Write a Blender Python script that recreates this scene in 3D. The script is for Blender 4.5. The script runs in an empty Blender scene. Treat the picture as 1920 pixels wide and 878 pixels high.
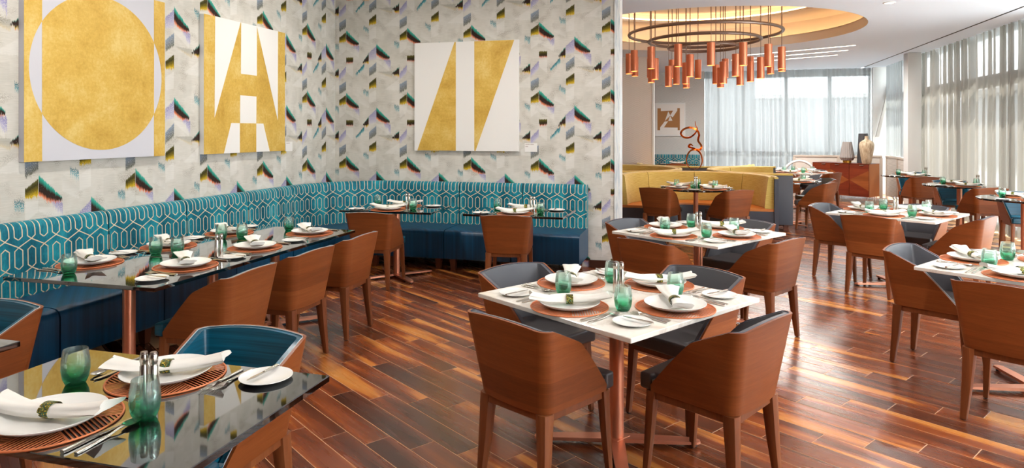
import bpy, bmesh, math, random
from mathutils import Vector, Matrix
random.seed(7)
PI = math.pi
S = bpy.context.scene
COL = S.collection
def rad(a): return a * PI / 180

# ------------------------------------------------------------------ camera
cam_d = bpy.data.cameras.new('camera'); cam = bpy.data.objects.new('camera', cam_d); COL.objects.link(cam)
cam.location = (0, 0, 1.58)
cam.rotation_euler = (rad(90), 0, rad(15.30))
cam_d.sensor_width = 36; cam_d.sensor_fit = 'HORIZONTAL'
cam_d.lens = 1250 / 1920 * 36
cam_d.shift_y = -192 / 1920
cam_d.clip_end = 200
S.camera = cam
# ------------------------------------------------------------------ world, sun, exposure
W = bpy.data.worlds.new('world'); S.world = W; W.use_nodes = True
bg = W.node_tree.nodes['Background']
bg.inputs[0].default_value = (0.975, 0.985, 1.0, 1); bg.inputs[1].default_value = 6.0
sun_d = bpy.data.lights.new('sun', 'SUN'); sun_d.energy = 12.0; sun_d.angle = rad(0.6); sun_d.color = (1.0, 0.95, 0.86)
sun = bpy.data.objects.new('sun', sun_d); COL.objects.link(sun)
sun.rotation_euler = Vector((-0.80, -0.30, -1.75)).to_track_quat('-Z', 'Y').to_euler()
S.view_settings.view_transform = 'Standard'; S.view_settings.look = 'None'
S.view_settings.gamma = 1.0; S.view_settings.exposure = 0.40; S.view_settings.use_curve_mapping = False
S.cycles.use_denoising = True
S.cycles.max_bounces = 9; S.cycles.diffuse_bounces = 4; S.cycles.glossy_bounces = 4
S.cycles.transmission_bounces = 8; S.cycles.transparent_max_bounces = 24
S.cycles.sample_clamp_indirect = 6.0
S.cycles.caustics_reflective = False; S.cycles.caustics_refractive = False

# ------------------------------------------------------------------ node helpers
def lin(c):
    return tuple(((x / 255) / 12.92 if x <= 10 else (((x / 255) + 0.055) / 1.055) ** 2.4) for x in c) + (1,)
class NT:
    def __init__(s, name):
        s.m = bpy.data.materials.new(name); s.m.use_nodes = True
        s.t = s.m.node_tree; s.t.nodes.clear()
        s.out = s.t.nodes.new('ShaderNodeOutputMaterial')
    def n(s, typ, **kw):
        nd = s.t.nodes.new(typ)
        for k, v in kw.items(): setattr(nd, k, v)
        return nd
    def put(s, sock, v):
        if isinstance(v, bpy.types.NodeSocket): s.t.links.new(v, sock)
        else:
            try: sock.default_value = v
            except Exception: sock.default_value = tuple(v)[:3]
    def math(s, op, a, b=None, c=None, clamp=False):
        nd = s.n('ShaderNodeMath', operation=op, use_clamp=clamp); s.put(nd.inputs[0], a)
        if b is not None: s.put(nd.inputs[1], b)
        if c is not None: s.put(nd.inputs[2], c)
        return nd.outputs[0]
    def add(s, a, b): return s.math('ADD', a, b)
    def sub(s, a, b): return s.math('SUBTRACT', a, b)
    def mul(s, a, b): return s.math('MULTIPLY', a, b)
    def mix(s, f, a, b, typ='MIX'):
        nd = s.n('ShaderNodeMix', data_type='RGBA', blend_type=typ)
        s.put(nd.inputs[0], f); s.put(nd.inputs[6], a); s.put(nd.inputs[7], b)
        return nd.outputs[2]
    def ramp(s, f, stops, interp='LINEAR'):
        nd = s.n('ShaderNodeValToRGB'); cr = nd.color_ramp; cr.interpolation = interp
        while len(cr.elements) > 1: cr.elements.remove(cr.elements[-1])
        cr.elements[0].position = stops[0][0]; cr.elements[0].color = stops[0][1]
        for p, c in stops[1:]:
            e = cr.elements.new(p); e.color = c
        s.put(nd.inputs[0], f); return nd.outputs[0]
    def xyz(s, v):
        nd = s.n('ShaderNodeSeparateXYZ'); s.put(nd.inputs[0], v); return nd.outputs
    def comb(s, x, y, z):
        nd = s.n('ShaderNodeCombineXYZ'); s.put(nd.inputs[0], x); s.put(nd.inputs[1], y); s.put(nd.inputs[2], z); return nd.outputs[0]
    def noise(s, vec, scale=5.0, detail=2.0, rough=0.5, dist=0.0):
        nd = s.n('ShaderNodeTexNoise'); s.put(nd.inputs['Vector'], vec); nd.inputs['Scale'].default_value = scale
        nd.inputs['Detail'].default_value = detail; nd.inputs['Roughness'].default_value = rough; nd.inputs['Distortion'].default_value = dist
        return nd.outputs[0]
    def white(s, vec):
        nd = s.n('ShaderNodeTexWhiteNoise', noise_dimensions='3D'); s.put(nd.inputs['Vector'], vec); return nd.outputs[0]
    def scale(s, vec, sc):
        nd = s.n('ShaderNodeVectorMath', operation='MULTIPLY'); s.put(nd.inputs[0], vec); nd.inputs[1].default_value = sc; return nd.outputs[0]
    def obj(s): return s.n('ShaderNodeTexCoord').outputs['Object']
    def uv(s): return s.n('ShaderNodeTexCoord').outputs['UV']
    def pos(s): return s.n('ShaderNodeNewGeometry').outputs['Position']
    def bump(s, h, strength=0.3, dist=0.002):
        nd = s.n('ShaderNodeBump'); nd.inputs['Strength'].default_value = strength; nd.inputs['Distance'].default_value = dist
        s.put(nd.inputs['Height'], h); return nd.outputs[0]
    def bsdf(s, color=(0.8, 0.8, 0.8, 1), rough=0.5, metal=0.0, spec=0.5, normal=None, **kw):
        nd = s.n('ShaderNodeBsdfPrincipled')
        s.put(nd.inputs['Base Color'], color); s.put(nd.inputs['Roughness'], rough); s.put(nd.inputs['Metallic'], metal)
        s.put(nd.inputs['Specular IOR Level'], spec)
        if normal is not None: s.put(nd.inputs['Normal'], normal)
        for k, v in kw.items(): s.put(nd.inputs[k.replace('_', ' ')], v)
        return nd.outputs[0]
    def done(s, shader):
        s.t.links.new(shader, s.out.inputs[0]); return s.m
    def mixsh(s, f, a, b):
        nd = s.n('ShaderNodeMixShader'); s.put(nd.inputs[0], f); s.t.links.new(a, nd.inputs[1]); s.t.links.new(b, nd.inputs[2]); return nd.outputs[0]

def plain(name, rgb, rough=0.5, metal=0.0, spec=0.5, **kw):
    t = NT(name); return t.done(t.bsdf(lin(rgb), rough, metal, spec, **kw))

M = {}
# wood veneer of the chairs: grain runs along UV u
def veneer(name, c0, c1, c2, uvmap=True, rough=0.38):
    t = NT(name); v = t.uv() if uvmap else t.obj()
    x, y, z = t.xyz(v)
    if not uvmap: x, y = z, t.add(x, y)
    rnd = t.n('ShaderNodeObjectInfo').outputs['Random']
    off = t.mul(rnd, 13.0)
    g = t.noise(t.comb(t.add(t.mul(x, 2.2), off), t.mul(y, 34), off), 1.0, 4, 0.6, 0.4)
    f = t.noise(t.comb(t.mul(x, 14), t.mul(y, 260), off), 1.0, 2, 0.6)
    band = t.white(t.comb(t.math('FLOOR', t.add(t.mul(y, 9.0), off)), 0, 0))
    k = t.add(t.add(t.mul(g, 0.42), t.mul(f, 0.26)), t.mul(band, 0.3))
    c = t.ramp(k, [(0.2, lin(c0)), (0.5, lin(c1)), (0.8, lin(c2))])
    return t.done(t.bsdf(c, rough, 0, 0.4, t.bump(f, 0.08, 0.001)))
M['veneer'] = veneer('chair_veneer', (102, 50, 20), (134, 71, 33), (160, 94, 50))
M['chair_leg'] = veneer('chair_leg_wood', (92, 48, 24), (124, 68, 36), (152, 94, 54), False)
M['side_door'] = veneer('sideboard_door_wood', (80, 25, 12), (110, 42, 21), (132, 60, 32))
M['side_end'] = veneer('sideboard_end_wood', (138, 80, 42), (176, 112, 64), (198, 140, 90))
M['bench_foot'] = plain('bench_foot_wood', (92, 44, 22), 0.4)

def leather(name, c, streak=0.0, rough=0.36, axis='z'):
    t = NT(name); p = t.obj(); x, y, z = t.xyz(p)
    n = t.noise(p, 160, 2, 0.6); b = t.noise(p, 3, 2)
    if streak:
        st = t.noise(t.comb(t.mul(x, 2.0), t.mul(y, 2.0), t.mul(z, 130.0)), 1.0, 2, 0.6) if axis == 'z' else t.noise(t.comb(t.mul(t.add(x, y), 22.0), 0, t.mul(z, 0.4)), 1.0, 3, 0.6)
        k = t.ramp(st, [(0.3, tuple(v * (1 - streak) for v in lin(c)[:3]) + (1,)), (0.7, tuple(min(1, v * (1 + streak)) for v in lin(c)[:3]) + (1,))])
    else:
        k = t.mix(t.mul(b, 0.25), lin(c), tuple(v * 0.7 for v in lin(c)[:3]) + (1,))
    return t.done(t.bsdf(k, rough, 0, 0.5, t.bump(n, 0.12, 0.0008)))
M['grey_leather'] = leather('grey_leather', (92, 93, 98))
M['brown_seat'] = leather('taupe_seat_leather', (72, 66, 66), rough=0.4)
M['teal_leather'] = leather('teal_leather', (8, 82, 106), 0.35, 0.3)
M['blue_bench'] = leather('blue_bench_leather', (10, 62, 92), 0.45, 0.36, 'v')
M['dark_leather'] = leather('charcoal_leather', (66, 68, 76), rough=0.42)
M['tan_leather'] = leather('tan_leather', (196, 118, 58), rough=0.4)
M['piping'] = plain('piping', (176, 186, 190), 0.35)
M['navy_piping'] = plain('piping_dark', (50, 62, 84), 0.35)

# teal velvet with woven hexagon lattice, UV in metres
def velvet():
    t = NT('teal_velvet_lattice'); x, y, z = t.xyz(t.uv())
    pw, ph = 0.0915, 0.197
    cx = t.math('DIVIDE', x, pw)
    fx = t.mul(t.sub(t.math('FRACT', cx), 0.5), pw)
    yy = t.mul(t.math('FRACT', t.math('DIVIDE', t.add(y, 0.1375), ph)), ph)
    ly = t.math('ABSOLUTE', t.sub(yy, 0.0735)); lx = t.math('ABSOLUTE', fx)
    d1 = t.sub(lx, 0.0275)
    d2 = t.mul(t.sub(t.add(ly, t.mul(lx, 0.8)), 0.0735), 0.78)
    hexd = t.math('ABSOLUTE', t.math('MAXIMUM', d1, d2))
    tri = t.math('ABSOLUTE', t.sub(t.mul(t.math('FRACT', t.add(t.mul(cx, 0.5), 0.25)), 2.0), 1.0))
    zc = t.add(0.1475, t.mul(t.sub(1.0, tri), 0.0490))
    zd = t.math('ABSOLUTE', t.mul(t.sub(yy, zc), 0.88))
    d = t.math('MINIMUM', hexd, zd)
    line = t.math('SMOOTH_MIN', 1.0, t.math('MULTIPLY', t.math('SUBTRACT', 0.0041, d), 900.0, clamp=True), 0.0)
    nb = t.noise(t.comb(t.mul(x, 5), t.mul(y, 2.2), 0), 1.0, 3, 0.55)
    nf = t.noise(t.comb(t.mul(x, 90), t.mul(y, 30), 0), 1.0, 2, 0.6)
    base = t.ramp(t.add(t.mul(nb, 0.75), t.mul(nf, 0.25)), [(0.28, lin((4, 62, 78))), (0.48, lin((10, 106, 124))), (0.72, lin((44, 170, 182)))])
    c = t.mix(line, base, lin((214, 196, 164)))
    sh = t.bsdf(c, 0.62, 0, 0.25, t.bump(line, 0.4, 0.002), Sheen_Weight=0.5, Sheen_Roughness=0.35, Sheen_Tint=(0.3, 0.85, 0.95, 1))
    return t.done(sh)
M['velvet'] = velvet()

def slub(name, c0, c1):
    t = NT(name); x, y, z = t.xyz(t.uv())
    n = t.noise(t.comb(t.mul(x, 9), t.mul(y, 120), 0), 1.0, 3, 0.6); b = t.noise(t.comb(x, y, 0), 2.0)
    c = t.ramp(t.add(t.mul(n, 0.7), t.mul(b, 0.3)), [(0.35, lin(c0)), (0.65, lin(c1))])
    return t.done(t.bsdf(c, 0.7, 0, 0.3, t.bump(n, 0.3, 0.002), Sheen_Weight=0.3))
M['gold_weave'] = slub('gold_slub_weave', (184, 150, 62), (214, 188, 108))
M['copper'] = (lambda t: t.done(t.bsdf(lin((232, 156, 122)), t.add(0.28, t.mul(t.noise(t.scale(t.obj(), (300, 300, 3)), 1.0), 0.12)), 0.78)))(NT('brushed_copper'))
M['copper_shade'] = plain('copper_shade', (228, 140, 102), 0.34, 0.6)
M['copper_wire'] = plain('copper_wire', (222, 128, 80), 0.42, 0.35)
M['copper_ribbon'] = plain('copper_ribbon', (226, 120, 52), 0.22, 1.0)
M['steel'] = plain('steel', (206, 200, 190), 0.22, 1.0)
M['bronze'] = plain('dark_bronze', (128, 112, 104), 0.38, 0.6)
M['black'] = plain('black_rubber', (18, 18, 18), 0.5)
M['porcelain'] = plain('porcelain', (240, 238, 232), 0.12, 0, 0.6)
M['gold_metal'] = plain('gold_metal', (206, 160, 70), 0.3, 1.0)
M['white_paint'] = plain('white_paint', (226, 226, 224), 0.6)
M['ceiling_paint'] = plain('ceiling_paint', (228, 238, 250), 0.8, 0, 0.2)
M['cove_paint'] = plain('cove_paint', (232, 222, 212), 0.8, 0, 0.2)
M['wall_paint'] = plain('wall_paint', (206, 203, 198), 0.8)
M['black_frame'] = plain('window_frame', (112, 118, 124), 0.5)
M['dark_slot'] = plain('dark_slot', (26, 26, 28), 0.7)
M['dark_wood'] = plain('dark_wood', (66, 38, 26), 0.4)
M['canvas'] = plain('canvas_white', (232, 228, 222), 0.7)
M['grey_canvas'] = plain('canvas_grey', (205, 203, 208), 0.7)
M['brown_print'] = plain('brown_print', (166, 116, 66), 0.7)
M['label_ink'] = plain('label_ink', (150, 120, 110), 0.8)
M['stone_grey'] = plain('grey_concrete', (176, 178, 180), 0.9)
M['dark_vase'] = plain('dark_vase', (62, 60, 62), 0.6)
M['grey_vase'] = plain('grey_vase', (146, 138, 134), 0.45)
M['rail_beige'] = plain('rail_beige', (206, 192, 178), 0.5)
M['grout'] = plain('grout', (206, 160, 118), 0.7)

def linen():
    t = NT('napkin_linen'); p = t.obj()
    return t.done(t.bsdf(t.mix(t.noise(p, 14, 3), lin((244, 240, 232)), lin((222, 216, 206))), 0.85, 0, 0.2, t.bump(t.noise(p, 420, 2), 0.25, 0.001)))
M['linen'] = linen()
def glitter():
    t = NT('beaded_ring'); p = t.obj(); nd = t.n('ShaderNodeTexVoronoi'); t.put(nd.inputs['Vector'], p); nd.inputs['Scale'].default_value = 330
    w = t.white(nd.outputs['Position'])
    c = t.ramp(w, [(0.0, lin((40, 60, 22))), (0.4, lin((104, 96, 28))), (0.7, lin((200, 168, 52))), (0.9, lin((60, 120, 90)))], 'CONSTANT')
    return t.done(t.bsdf(c, 0.25, 0.5, 0.6, t.bump(nd.outputs['Distance'], 0.8, 0.002)))
M['glitter'] = glitter()
def green_glass():
    t = NT('green_glass'); x, y, z = t.xyz(t.obj())
    k = t.math('DIVIDE', z, 0.115)
    tint = t.ramp(k, [(0.0, lin((78, 174, 136))), (0.13, lin((128, 216, 182))), (0.38, lin((196, 245, 228))), (0.56, lin((236, 252, 246))), (1.0, lin((248, 254, 251)))])
    tr = t.n('ShaderNodeBsdfTransparent'); t.put(tr.inputs[0], tint)
    gl = t.n('ShaderNodeBsdfGlossy'); gl.inputs['Roughness'].default_value = 0.02; gl.inputs['Color'].default_value = (1, 1, 1, 1)
    df = t.n('ShaderNodeBsdfDiffuse'); t.put(df.inputs[0], tint)
    fr = t.n('ShaderNodeFresnel'); fr.inputs[0].default_value = 1.5
    body = t.mixsh(0.06, tr.outputs[0], df.outputs[0])
    return t.done(t.mixsh(t.math('MULTIPLY', fr.outputs[0], 0.7, clamp=True), body, gl.outputs[0]))
M['green_glass'] = green_glass()
def pane():
    t = NT('window_glass'); tr = t.n('ShaderNodeBsdfTransparent'); tr.inputs[0].default_value = (0.94, 0.97, 0.98, 1)
    gl = t.n('ShaderNodeBsdfGlossy'); gl.inputs['Roughness'].default_value = 0.01
    return t.done(t.mixsh(0.05, tr.outputs[0], gl.outputs[0]))
M['pane'] = pane()
def sheer(name, c, trans, transl):
    t = NT(name); x, y, z = t.xyz(t.pos())
    w = t.noise(t.comb(t.mul(x, 26), t.mul(y, 26), t.mul(z, 0.25)), 1.0, 2)
    tr = t.n('ShaderNodeBsdfTransparent')
    a = t.n('ShaderNodeBsdfTranslucent'); b = t.n('ShaderNodeBsdfDiffuse')
    t.put(a.inputs[0], lin(c)); t.put(b.inputs[0], lin(c))
    cl = t.mixsh(transl, b.outputs[0], a.outputs[0])
    f = t.math('ADD', trans - 0.08, t.mul(w, 0.16), clamp=True)
    return t.done(t.mixsh(f, cl, tr.outputs[0]))
M['sheer_white'] = sheer('white_sheer', (160, 162, 162), 0.115, 0.42)
M['sheer_grey'] = sheer('grey_sheer', (150, 144, 136), 0.135, 0.42)
def emit(name, rgb, k):
    t = NT(name); e = t.n('ShaderNodeEmission'); e.inputs[0].default_value = lin(rgb); e.inputs[1].default_value = k
    return t.done(e.outputs[0])
M['led_warm'] = emit('cove_led', (255, 206, 146), 8.0)
M['led_white'] = emit('linear_led', (255, 244, 226), 4.0)
M['bulb'] = emit('pendant_lamp', (255, 206, 130), 30.0)
M['downlight'] = emit('downlight_lamp', (255, 246, 232), 6.0)

def marble():
    t = NT('white_quartz'); p = t.obj()
    n = t.noise(p, 2.2, 6, 0.6, 1.4); v = t.math('ABSOLUTE', t.sub(n, 0.5))
    k = t.math('SUBTRACT', 1.0, t.math('MULTIPLY', v, 26.0), clamp=True)
    c = t.mix(t.mul(k, t.mul(t.noise(p, 1.3, 2), 0.8)), lin((236, 230, 220)), lin((186, 172, 156)))
    return t.done(t.bsdf(c, 0.12, 0, 0.5))
M['marble'] = marble()
def granite():
    t = NT('black_granite'); p = t.obj(); n = t.noise(p, 90, 3, 0.7); b = t.noise(p, 22, 3, 0.6)
    c = t.ramp(t.add(t.mul(n, 0.55), t.mul(b, 0.45)), [(0.48, lin((9, 8, 8))), (0.64, lin((22, 20, 19))), (0.76, lin((60, 52, 50)))])
    return t.done(t.bsdf(c, 0.03, 0, 0.5, IOR=1.9, Coat_Weight=1.0, Coat_Roughness=0.02))
M['granite'] = granite()
def gold():
    t = NT('gold_leaf'); p = t.pos(); x, y, z = t.xyz(p)
    n = t.noise(p, 3.0, 4, 0.65, 0.3); f = t.noise(p, 40, 3, 0.7)
    cell = t.white(t.comb(t.math('FLOOR', t.mul(t.add(x, y), 9.0)), t.math('FLOOR', t.mul(z, 9.0)), 0))
    k = t.add(t.add(t.mul(n, 0.62), t.mul(f, 0.32)), t.mul(cell, 0.06))
    c = t.ramp(k, [(0.3, lin((190, 146, 52))), (0.5, lin((218, 178, 82))), (0.7, lin((236, 210, 134)))])
    return t.done(t.bsdf(c, 0.45, 0.22, 0.5))
M['gold_leaf'] = gold()

# ------------------------------------------------------------------ floor planks material (world coordinates, rotated 34 degrees)
PA = rad(-34); PU = Vector((math.cos(PA), math.sin(PA))); PV = Vector((-PU.y, PU.x))
PW, PL, V0, U0, STG = 0.144, 0.88, 1.775, -2.84, 0.195
def plank_mat():
    t = NT('acacia_planks'); x, y, z = t.xyz(t.pos())
    u = t.add(t.mul(x, PU.x), t.mul(y, PU.y)); v = t.add(t.mul(x, PV.x), t.mul(y, PV.y))
    row = t.math('FLOOR', t.math('DIVIDE', t.sub(v, V0), PW))
    idx = t.math('FLOOR', t.math('DIVIDE', t.sub(t.sub(u, U0), t.mul(row, STG)), PL))
    r1 = t.white(t.comb(row, idx, 0)); r2 = t.white(t.comb(row, idx, 5))
    o = t.mul(r1, 40)
    big = t.noise(t.comb(t.add(t.mul(u, 0.7), o), t.add(t.mul(v, 7.5), t.mul(r2, 30)), o), 1.0, 1, 0.4, 0.25)
    mid = t.noise(t.comb(t.add(t.mul(u, 1.2), o), t.mul(v, 20.0), o), 1.0, 3, 0.55, 0.4)
    fine = t.noise(t.comb(t.mul(u, 9), t.mul(v, 210.0), o), 1.0, 3, 0.6)
    k = t.add(t.add(t.mul(big, 0.74), t.mul(mid, 0.16)), t.add(t.mul(fine, 0.07), t.mul(t.sub(r1, 0.5), 0.18)))
    c = t.ramp(k, [(0.26, lin((66, 31, 14))), (0.40, lin((94, 44, 18))), (0.52, lin((122, 58, 23))), (0.58, lin((146, 72, 28))), (0.62, lin((196, 120, 50))), (0.8, lin((216, 152, 78)))])
    rg = t.add(0.2, t.mul(mid, 0.14))
    return t.done(t.bsdf(c, rg, 0, 0.6, t.bump(fine, 0.03, 0.0004), Coat_Weight=0.25, Coat_Roughness=0.2))
M['plank'] = plank_mat()

# ------------------------------------------------------------------ wallpaper (ikat chevrons)
def wallpaper(name, axis, origin):
    t = NT(name); P = t.xyz(t.pos()); s = P[axis]; z = P[2]
    TW, TH = 0.852, 0.811; kx, ky = 0.852 / 592, 0.811 / 560
    xs = t.mul(t.math('FRACT', t.math('DIVIDE', t.add(s, -origin + 0.1010), TW)), TW)   # 0 at column line x=240
    hn = t.noise(t.comb(t.mul(s, 150), t.mul(z, 4), 0), 1.0, 3, 0.7)
    jit = t.mul(t.sub(hn, 0.5), 0.13)
    jitx = t.mul(t.sub(t.noise(t.comb(t.mul(s, 30), t.mul(z, 260), 3), 1.0, 1), 0.5), 0.012)
    xj = t.add(xs, t.mul(jitx, 0.35))
    sp = t.noise(t.comb(t.mul(s, 210), t.mul(z, 120), 0), 1.0, 2, 0.6)
    ln = t.noise(t.comb(t.mul(s, 8), t.mul(z, 330), 0), 1.0, 2, 0.6)
    cl = t.noise(t.comb(t.mul(s, 3.5), t.mul(z, 2.5), 1), 1.0, 3, 0.6)
    base = t.ramp(t.add(t.mul(ln, 0.5), t.mul(cl, 0.5)), [(0.3, lin((184, 179, 166))), (0.5, lin((206, 201, 190))), (0.7, lin((222, 217, 208)))])
    # faint streaky weave patches
    pt = t.noise(t.comb(t.mul(s, 7), t.mul(z, 7), 9), 1.0, 1)
    patch = t.mul(t.math('MULTIPLY', t.sub(pt, 0.54), 6.0, clamp=True), t.math('GREATER_THAN', sp, 0.53))
    c = t.mix(t.mul(patch, 0.75), base, lin((134, 122, 106)))
    # (x0, x1, top at x0, top at x1, height at x0, height at x1, jitter, speckle, ramp)
    T, D, O, K, Y, L_, G = (46, 156, 136), (50, 34, 28), (232, 128, 84), (62, 56, 22), (214, 178, 40), (150, 140, 190), (128, 136, 140)
    pale, pale2 = (232, 229, 223), (192, 188, 178)
    R = lambda *st: [(p, lin(q)) for p, q in st]
    bird = R((0, (96, 172, 156)), (0.14, T), (0.40, D), (0.74, D), (0.92, O), (1, (236, 160, 124)))
    oliv = R((0, (96, 92, 40)), (0.3, K), (0.6, (128, 110, 26)), (0.85, Y), (1, Y))
    lil = R((0, (128, 122, 172)), (0.5, (158, 152, 190)), (1, (194, 190, 204)))
    gry = R((0, (128, 144, 164)), (0.5, (116, 122, 126)), (1, (104, 102, 84)))
    drk = R((0, T), (0.2, D), (0.7, D), (0.88, Y), (1, O))
    tl = R((0, (70, 96, 104)), (0.5, (44, 132, 142)), (1, (120, 176, 182)))
    mot = [
        (310, 437, 330, 352, 30, 80, 0.1, 0, R((0, pale), (1, pale))), (607, 735, 452, 470, 20, 90, 0.1, 0, R((0, pale), (1, pale))),
        (240, 308, 300, 300, 110, 60, 0.1, 0, R((0, pale), (1, pale))), (437, 535, 180, 260, 90, 60, 0.1, 0, R((0, pale2), (1, pale))),
        (690, 828, 150, 60, 10, 110, 0.2, 0, R((0, pale), (1, pale))), (537, 605, 190, 150, 90, 110, 0.1, 0, R((0, pale), (1, pale))),
        (685, 757, 210, 190, 110, 100, 0.1, 0, R((0, pale2), (1, pale2))), (310, 380, 490, 490, 60, 120, 0.1, 0, R((0, pale), (1, pale))),
        (240, 308, 572, 500, 66, 70, 0.5, 0.42, lil), (537, 607, 384, 326, 74, 120, 0.5, 0.44, lil),
        (240, 308, 110, 74, 84, 82, 0.4, 0.38, gry), (537, 607, 525, 470, 76, 86, 0.4, 0.38, gry),
        (380, 440, 312, 322, 24, 66, 0.8, 0.43, lil), (680, 745, 440, 456, 26, 86, 0.8, 0.43, lil),
        (405, 490, 566, 476, 26, 48, 0.6, 0.36, tl), (475, 533, 462, 388, 20, 96, 0.7, 0, drk),
        (780, 828, 286, 300, 44, 56, 0.9, 0.46, tl), (480, 533, 144, 164, 40, 52, 0.9, 0.46, tl),
        (310, 380, 420, 420, 56, 56, 0.5, 0, R((0, (110, 104, 44)), (0.4, K), (0.75, D), (0.95, O), (1, O))),
        (617, 762, 553, 553, 8, 64, 0.25, 0, oliv), (757, 828, 574, 516, 12, 92, 0.7, 0, drk),
        (240, 308, 240, 194, 54, 92, 0.4, 0, oliv), (537, 607, 92, 44, 54, 94, 0.4, 0, oliv),
        (310, 437, 176, 296, 104, 24, 0.5, 0, bird), (607, 737, 308, 426, 104, 24, 0.5, 0, bird)]
    for x0, x1, t0, t1, h0, h1, ja, spk, rp in mot:
        a0 = (x0 - 240) * kx; w = (x1 - x0) * kx
        q = t.math('DIVIDE', t.sub(xj, a0), w)
        ztop = t.add(2.89 + (180 - t0) * ky, t.mul(q, (t0 - t1) * ky))
        h = t.math('MAXIMUM', t.add(h0 * ky, t.mul(t.mul(q, q) if rp is bird else q, (h1 - h0) * ky)), 0.004)
        d = t.mul(t.math('FRACT', t.math('DIVIDE', t.sub(t.add(ztop, t.mul(jit, ja)), z), TH)), TH)
        hh = t.add(h, t.mul(jit, -ja * 0.9))
        inx = t.mul(t.math('GREATER_THAN', q, 0.0), t.math('LESS_THAN', q, 1.0))
        m = t.mul(inx, t.mul(t.math('MULTIPLY', t.sub(hh, d), 90.0, clamp=True), t.math('MULTIPLY', d, 140.0, clamp=True)))
        if spk: m = t.mul(m, t.math('MULTIPLY', t.sub(sp, spk - 0.05), 8.0, clamp=True))
        elif ja > 0.2: m = t.mul(m, t.math('MULTIPLY', t.sub(sp, 0.2), 8.0, clamp=True))
        col = t.ramp(t.math('DIVIDE', d, h), rp)
        if rp[0][1] == lin((96, 92, 40)): col = t.mix(t.mul(t.math('GREATER_THAN', sp, 0.52), 0.4), col, lin((40, 36, 18)))
        c = t.mix(m if ja > 0.25 else t.mul(m, 0.3), c, col)
    return t.done(t.bsdf(c, 0.8, 0, 0.2, t.bump(ln, 0.15, 0.001)))
M['paper_left'] = wallpaper('ikat_wallpaper_side', 1, 3.687)
M['paper_back'] = wallpaper('ikat_wallpaper_back', 0, -1.787)
def chevron(name, rgb):
    t = NT(name); x, y, z = t.xyz(t.pos())
    tri = t.math('ABSOLUTE', t.sub(t.mul(t.math('FRACT', t.mul(x, 5.0)), 2.0), 1.0))
    w = t.math('SINE', t.mul(t.add(z, t.mul(tri, 0.05)), 150.0)); g = t.noise(t.comb(x, 0, z), 3.0)
    k = t.mul(w, t.math('MULTIPLY', t.sub(g, 0.35), 4.0, clamp=True))
    c = t.mix(t.add(0.5, t.mul(k, 0.5)), lin(tuple(v - 7 for v in rgb)), lin(tuple(min(255, v + 4) for v in rgb)))
    return t.done(t.bsdf(c, 0.7, 0, 0.2, t.bump(k, 0.3, 0.003)))
M['chevron'] = chevron('embossed_chevron_paper', (232, 221, 211))
M['chevron_grey'] = chevron('embossed_chevron_paper_grey', (204, 203, 199))
def marbled():
    t = NT('veined_white_trim'); x, y, z = t.xyz(t.pos())
    n = t.noise(t.comb(t.mul(x, 60), t.mul(y, 30), t.mul(z, 4)), 1.0, 4, 0.6, 0.6)
    return t.done(t.bsdf(t.ramp(n, [(0.35, lin((190, 200, 206))), (0.55, lin((232, 234, 232))), (0.75, lin((214, 214, 200)))]), 0.35))
M['marbled'] = marbled()
def perforated():
    t = NT('perforated_panel'); x, y, z = t.xyz(t.pos())
    a = t.math('FRACT', t.mul(x, 34)); b = t.math('FRACT', t.mul(z, 34))
    d = t.math('SQRT', t.add(t.math('POWER', t.sub(a, 0.5), 2.0), t.math('POWER', t.sub(b, 0.5), 2.0)))
    c = t.mix(t.math('LESS_THAN', d, 0.27), lin((230, 222, 212)), lin((196, 188, 180)))
    return t.done(t.bsdf(c, 0.5))
M['perforated'] = perforated()
def ribbed_vase():
    t = NT('tan_vase'); p = t.obj(); x, y, z = t.xyz(p)
    n = t.noise(t.comb(t.mul(x, 25), t.mul(y, 25), t.mul(z, 5)), 1.0, 4, 0.65)
    return t.done(t.bsdf(t.ramp(n, [(0.35, lin((146, 122, 94))), (0.55, lin((190, 170, 142))), (0.7, lin((206, 190, 166)))]), 0.6))
M['tan_vase'] = ribbed_vase()
M['foliage'] = (lambda t: t.done(t.bsdf(t.ramp(t.noise(t.obj(), 9, 3), [(0.3, lin((60, 84, 50))), (0.7, lin((128, 150, 108)))]), 0.8)))(NT('tree_foliage'))
M['bark'] = plain('tree_bark', (96, 82, 70), 0.9)
M['paving'] = plain('outside_paving', (226, 226, 224), 0.9)

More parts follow.
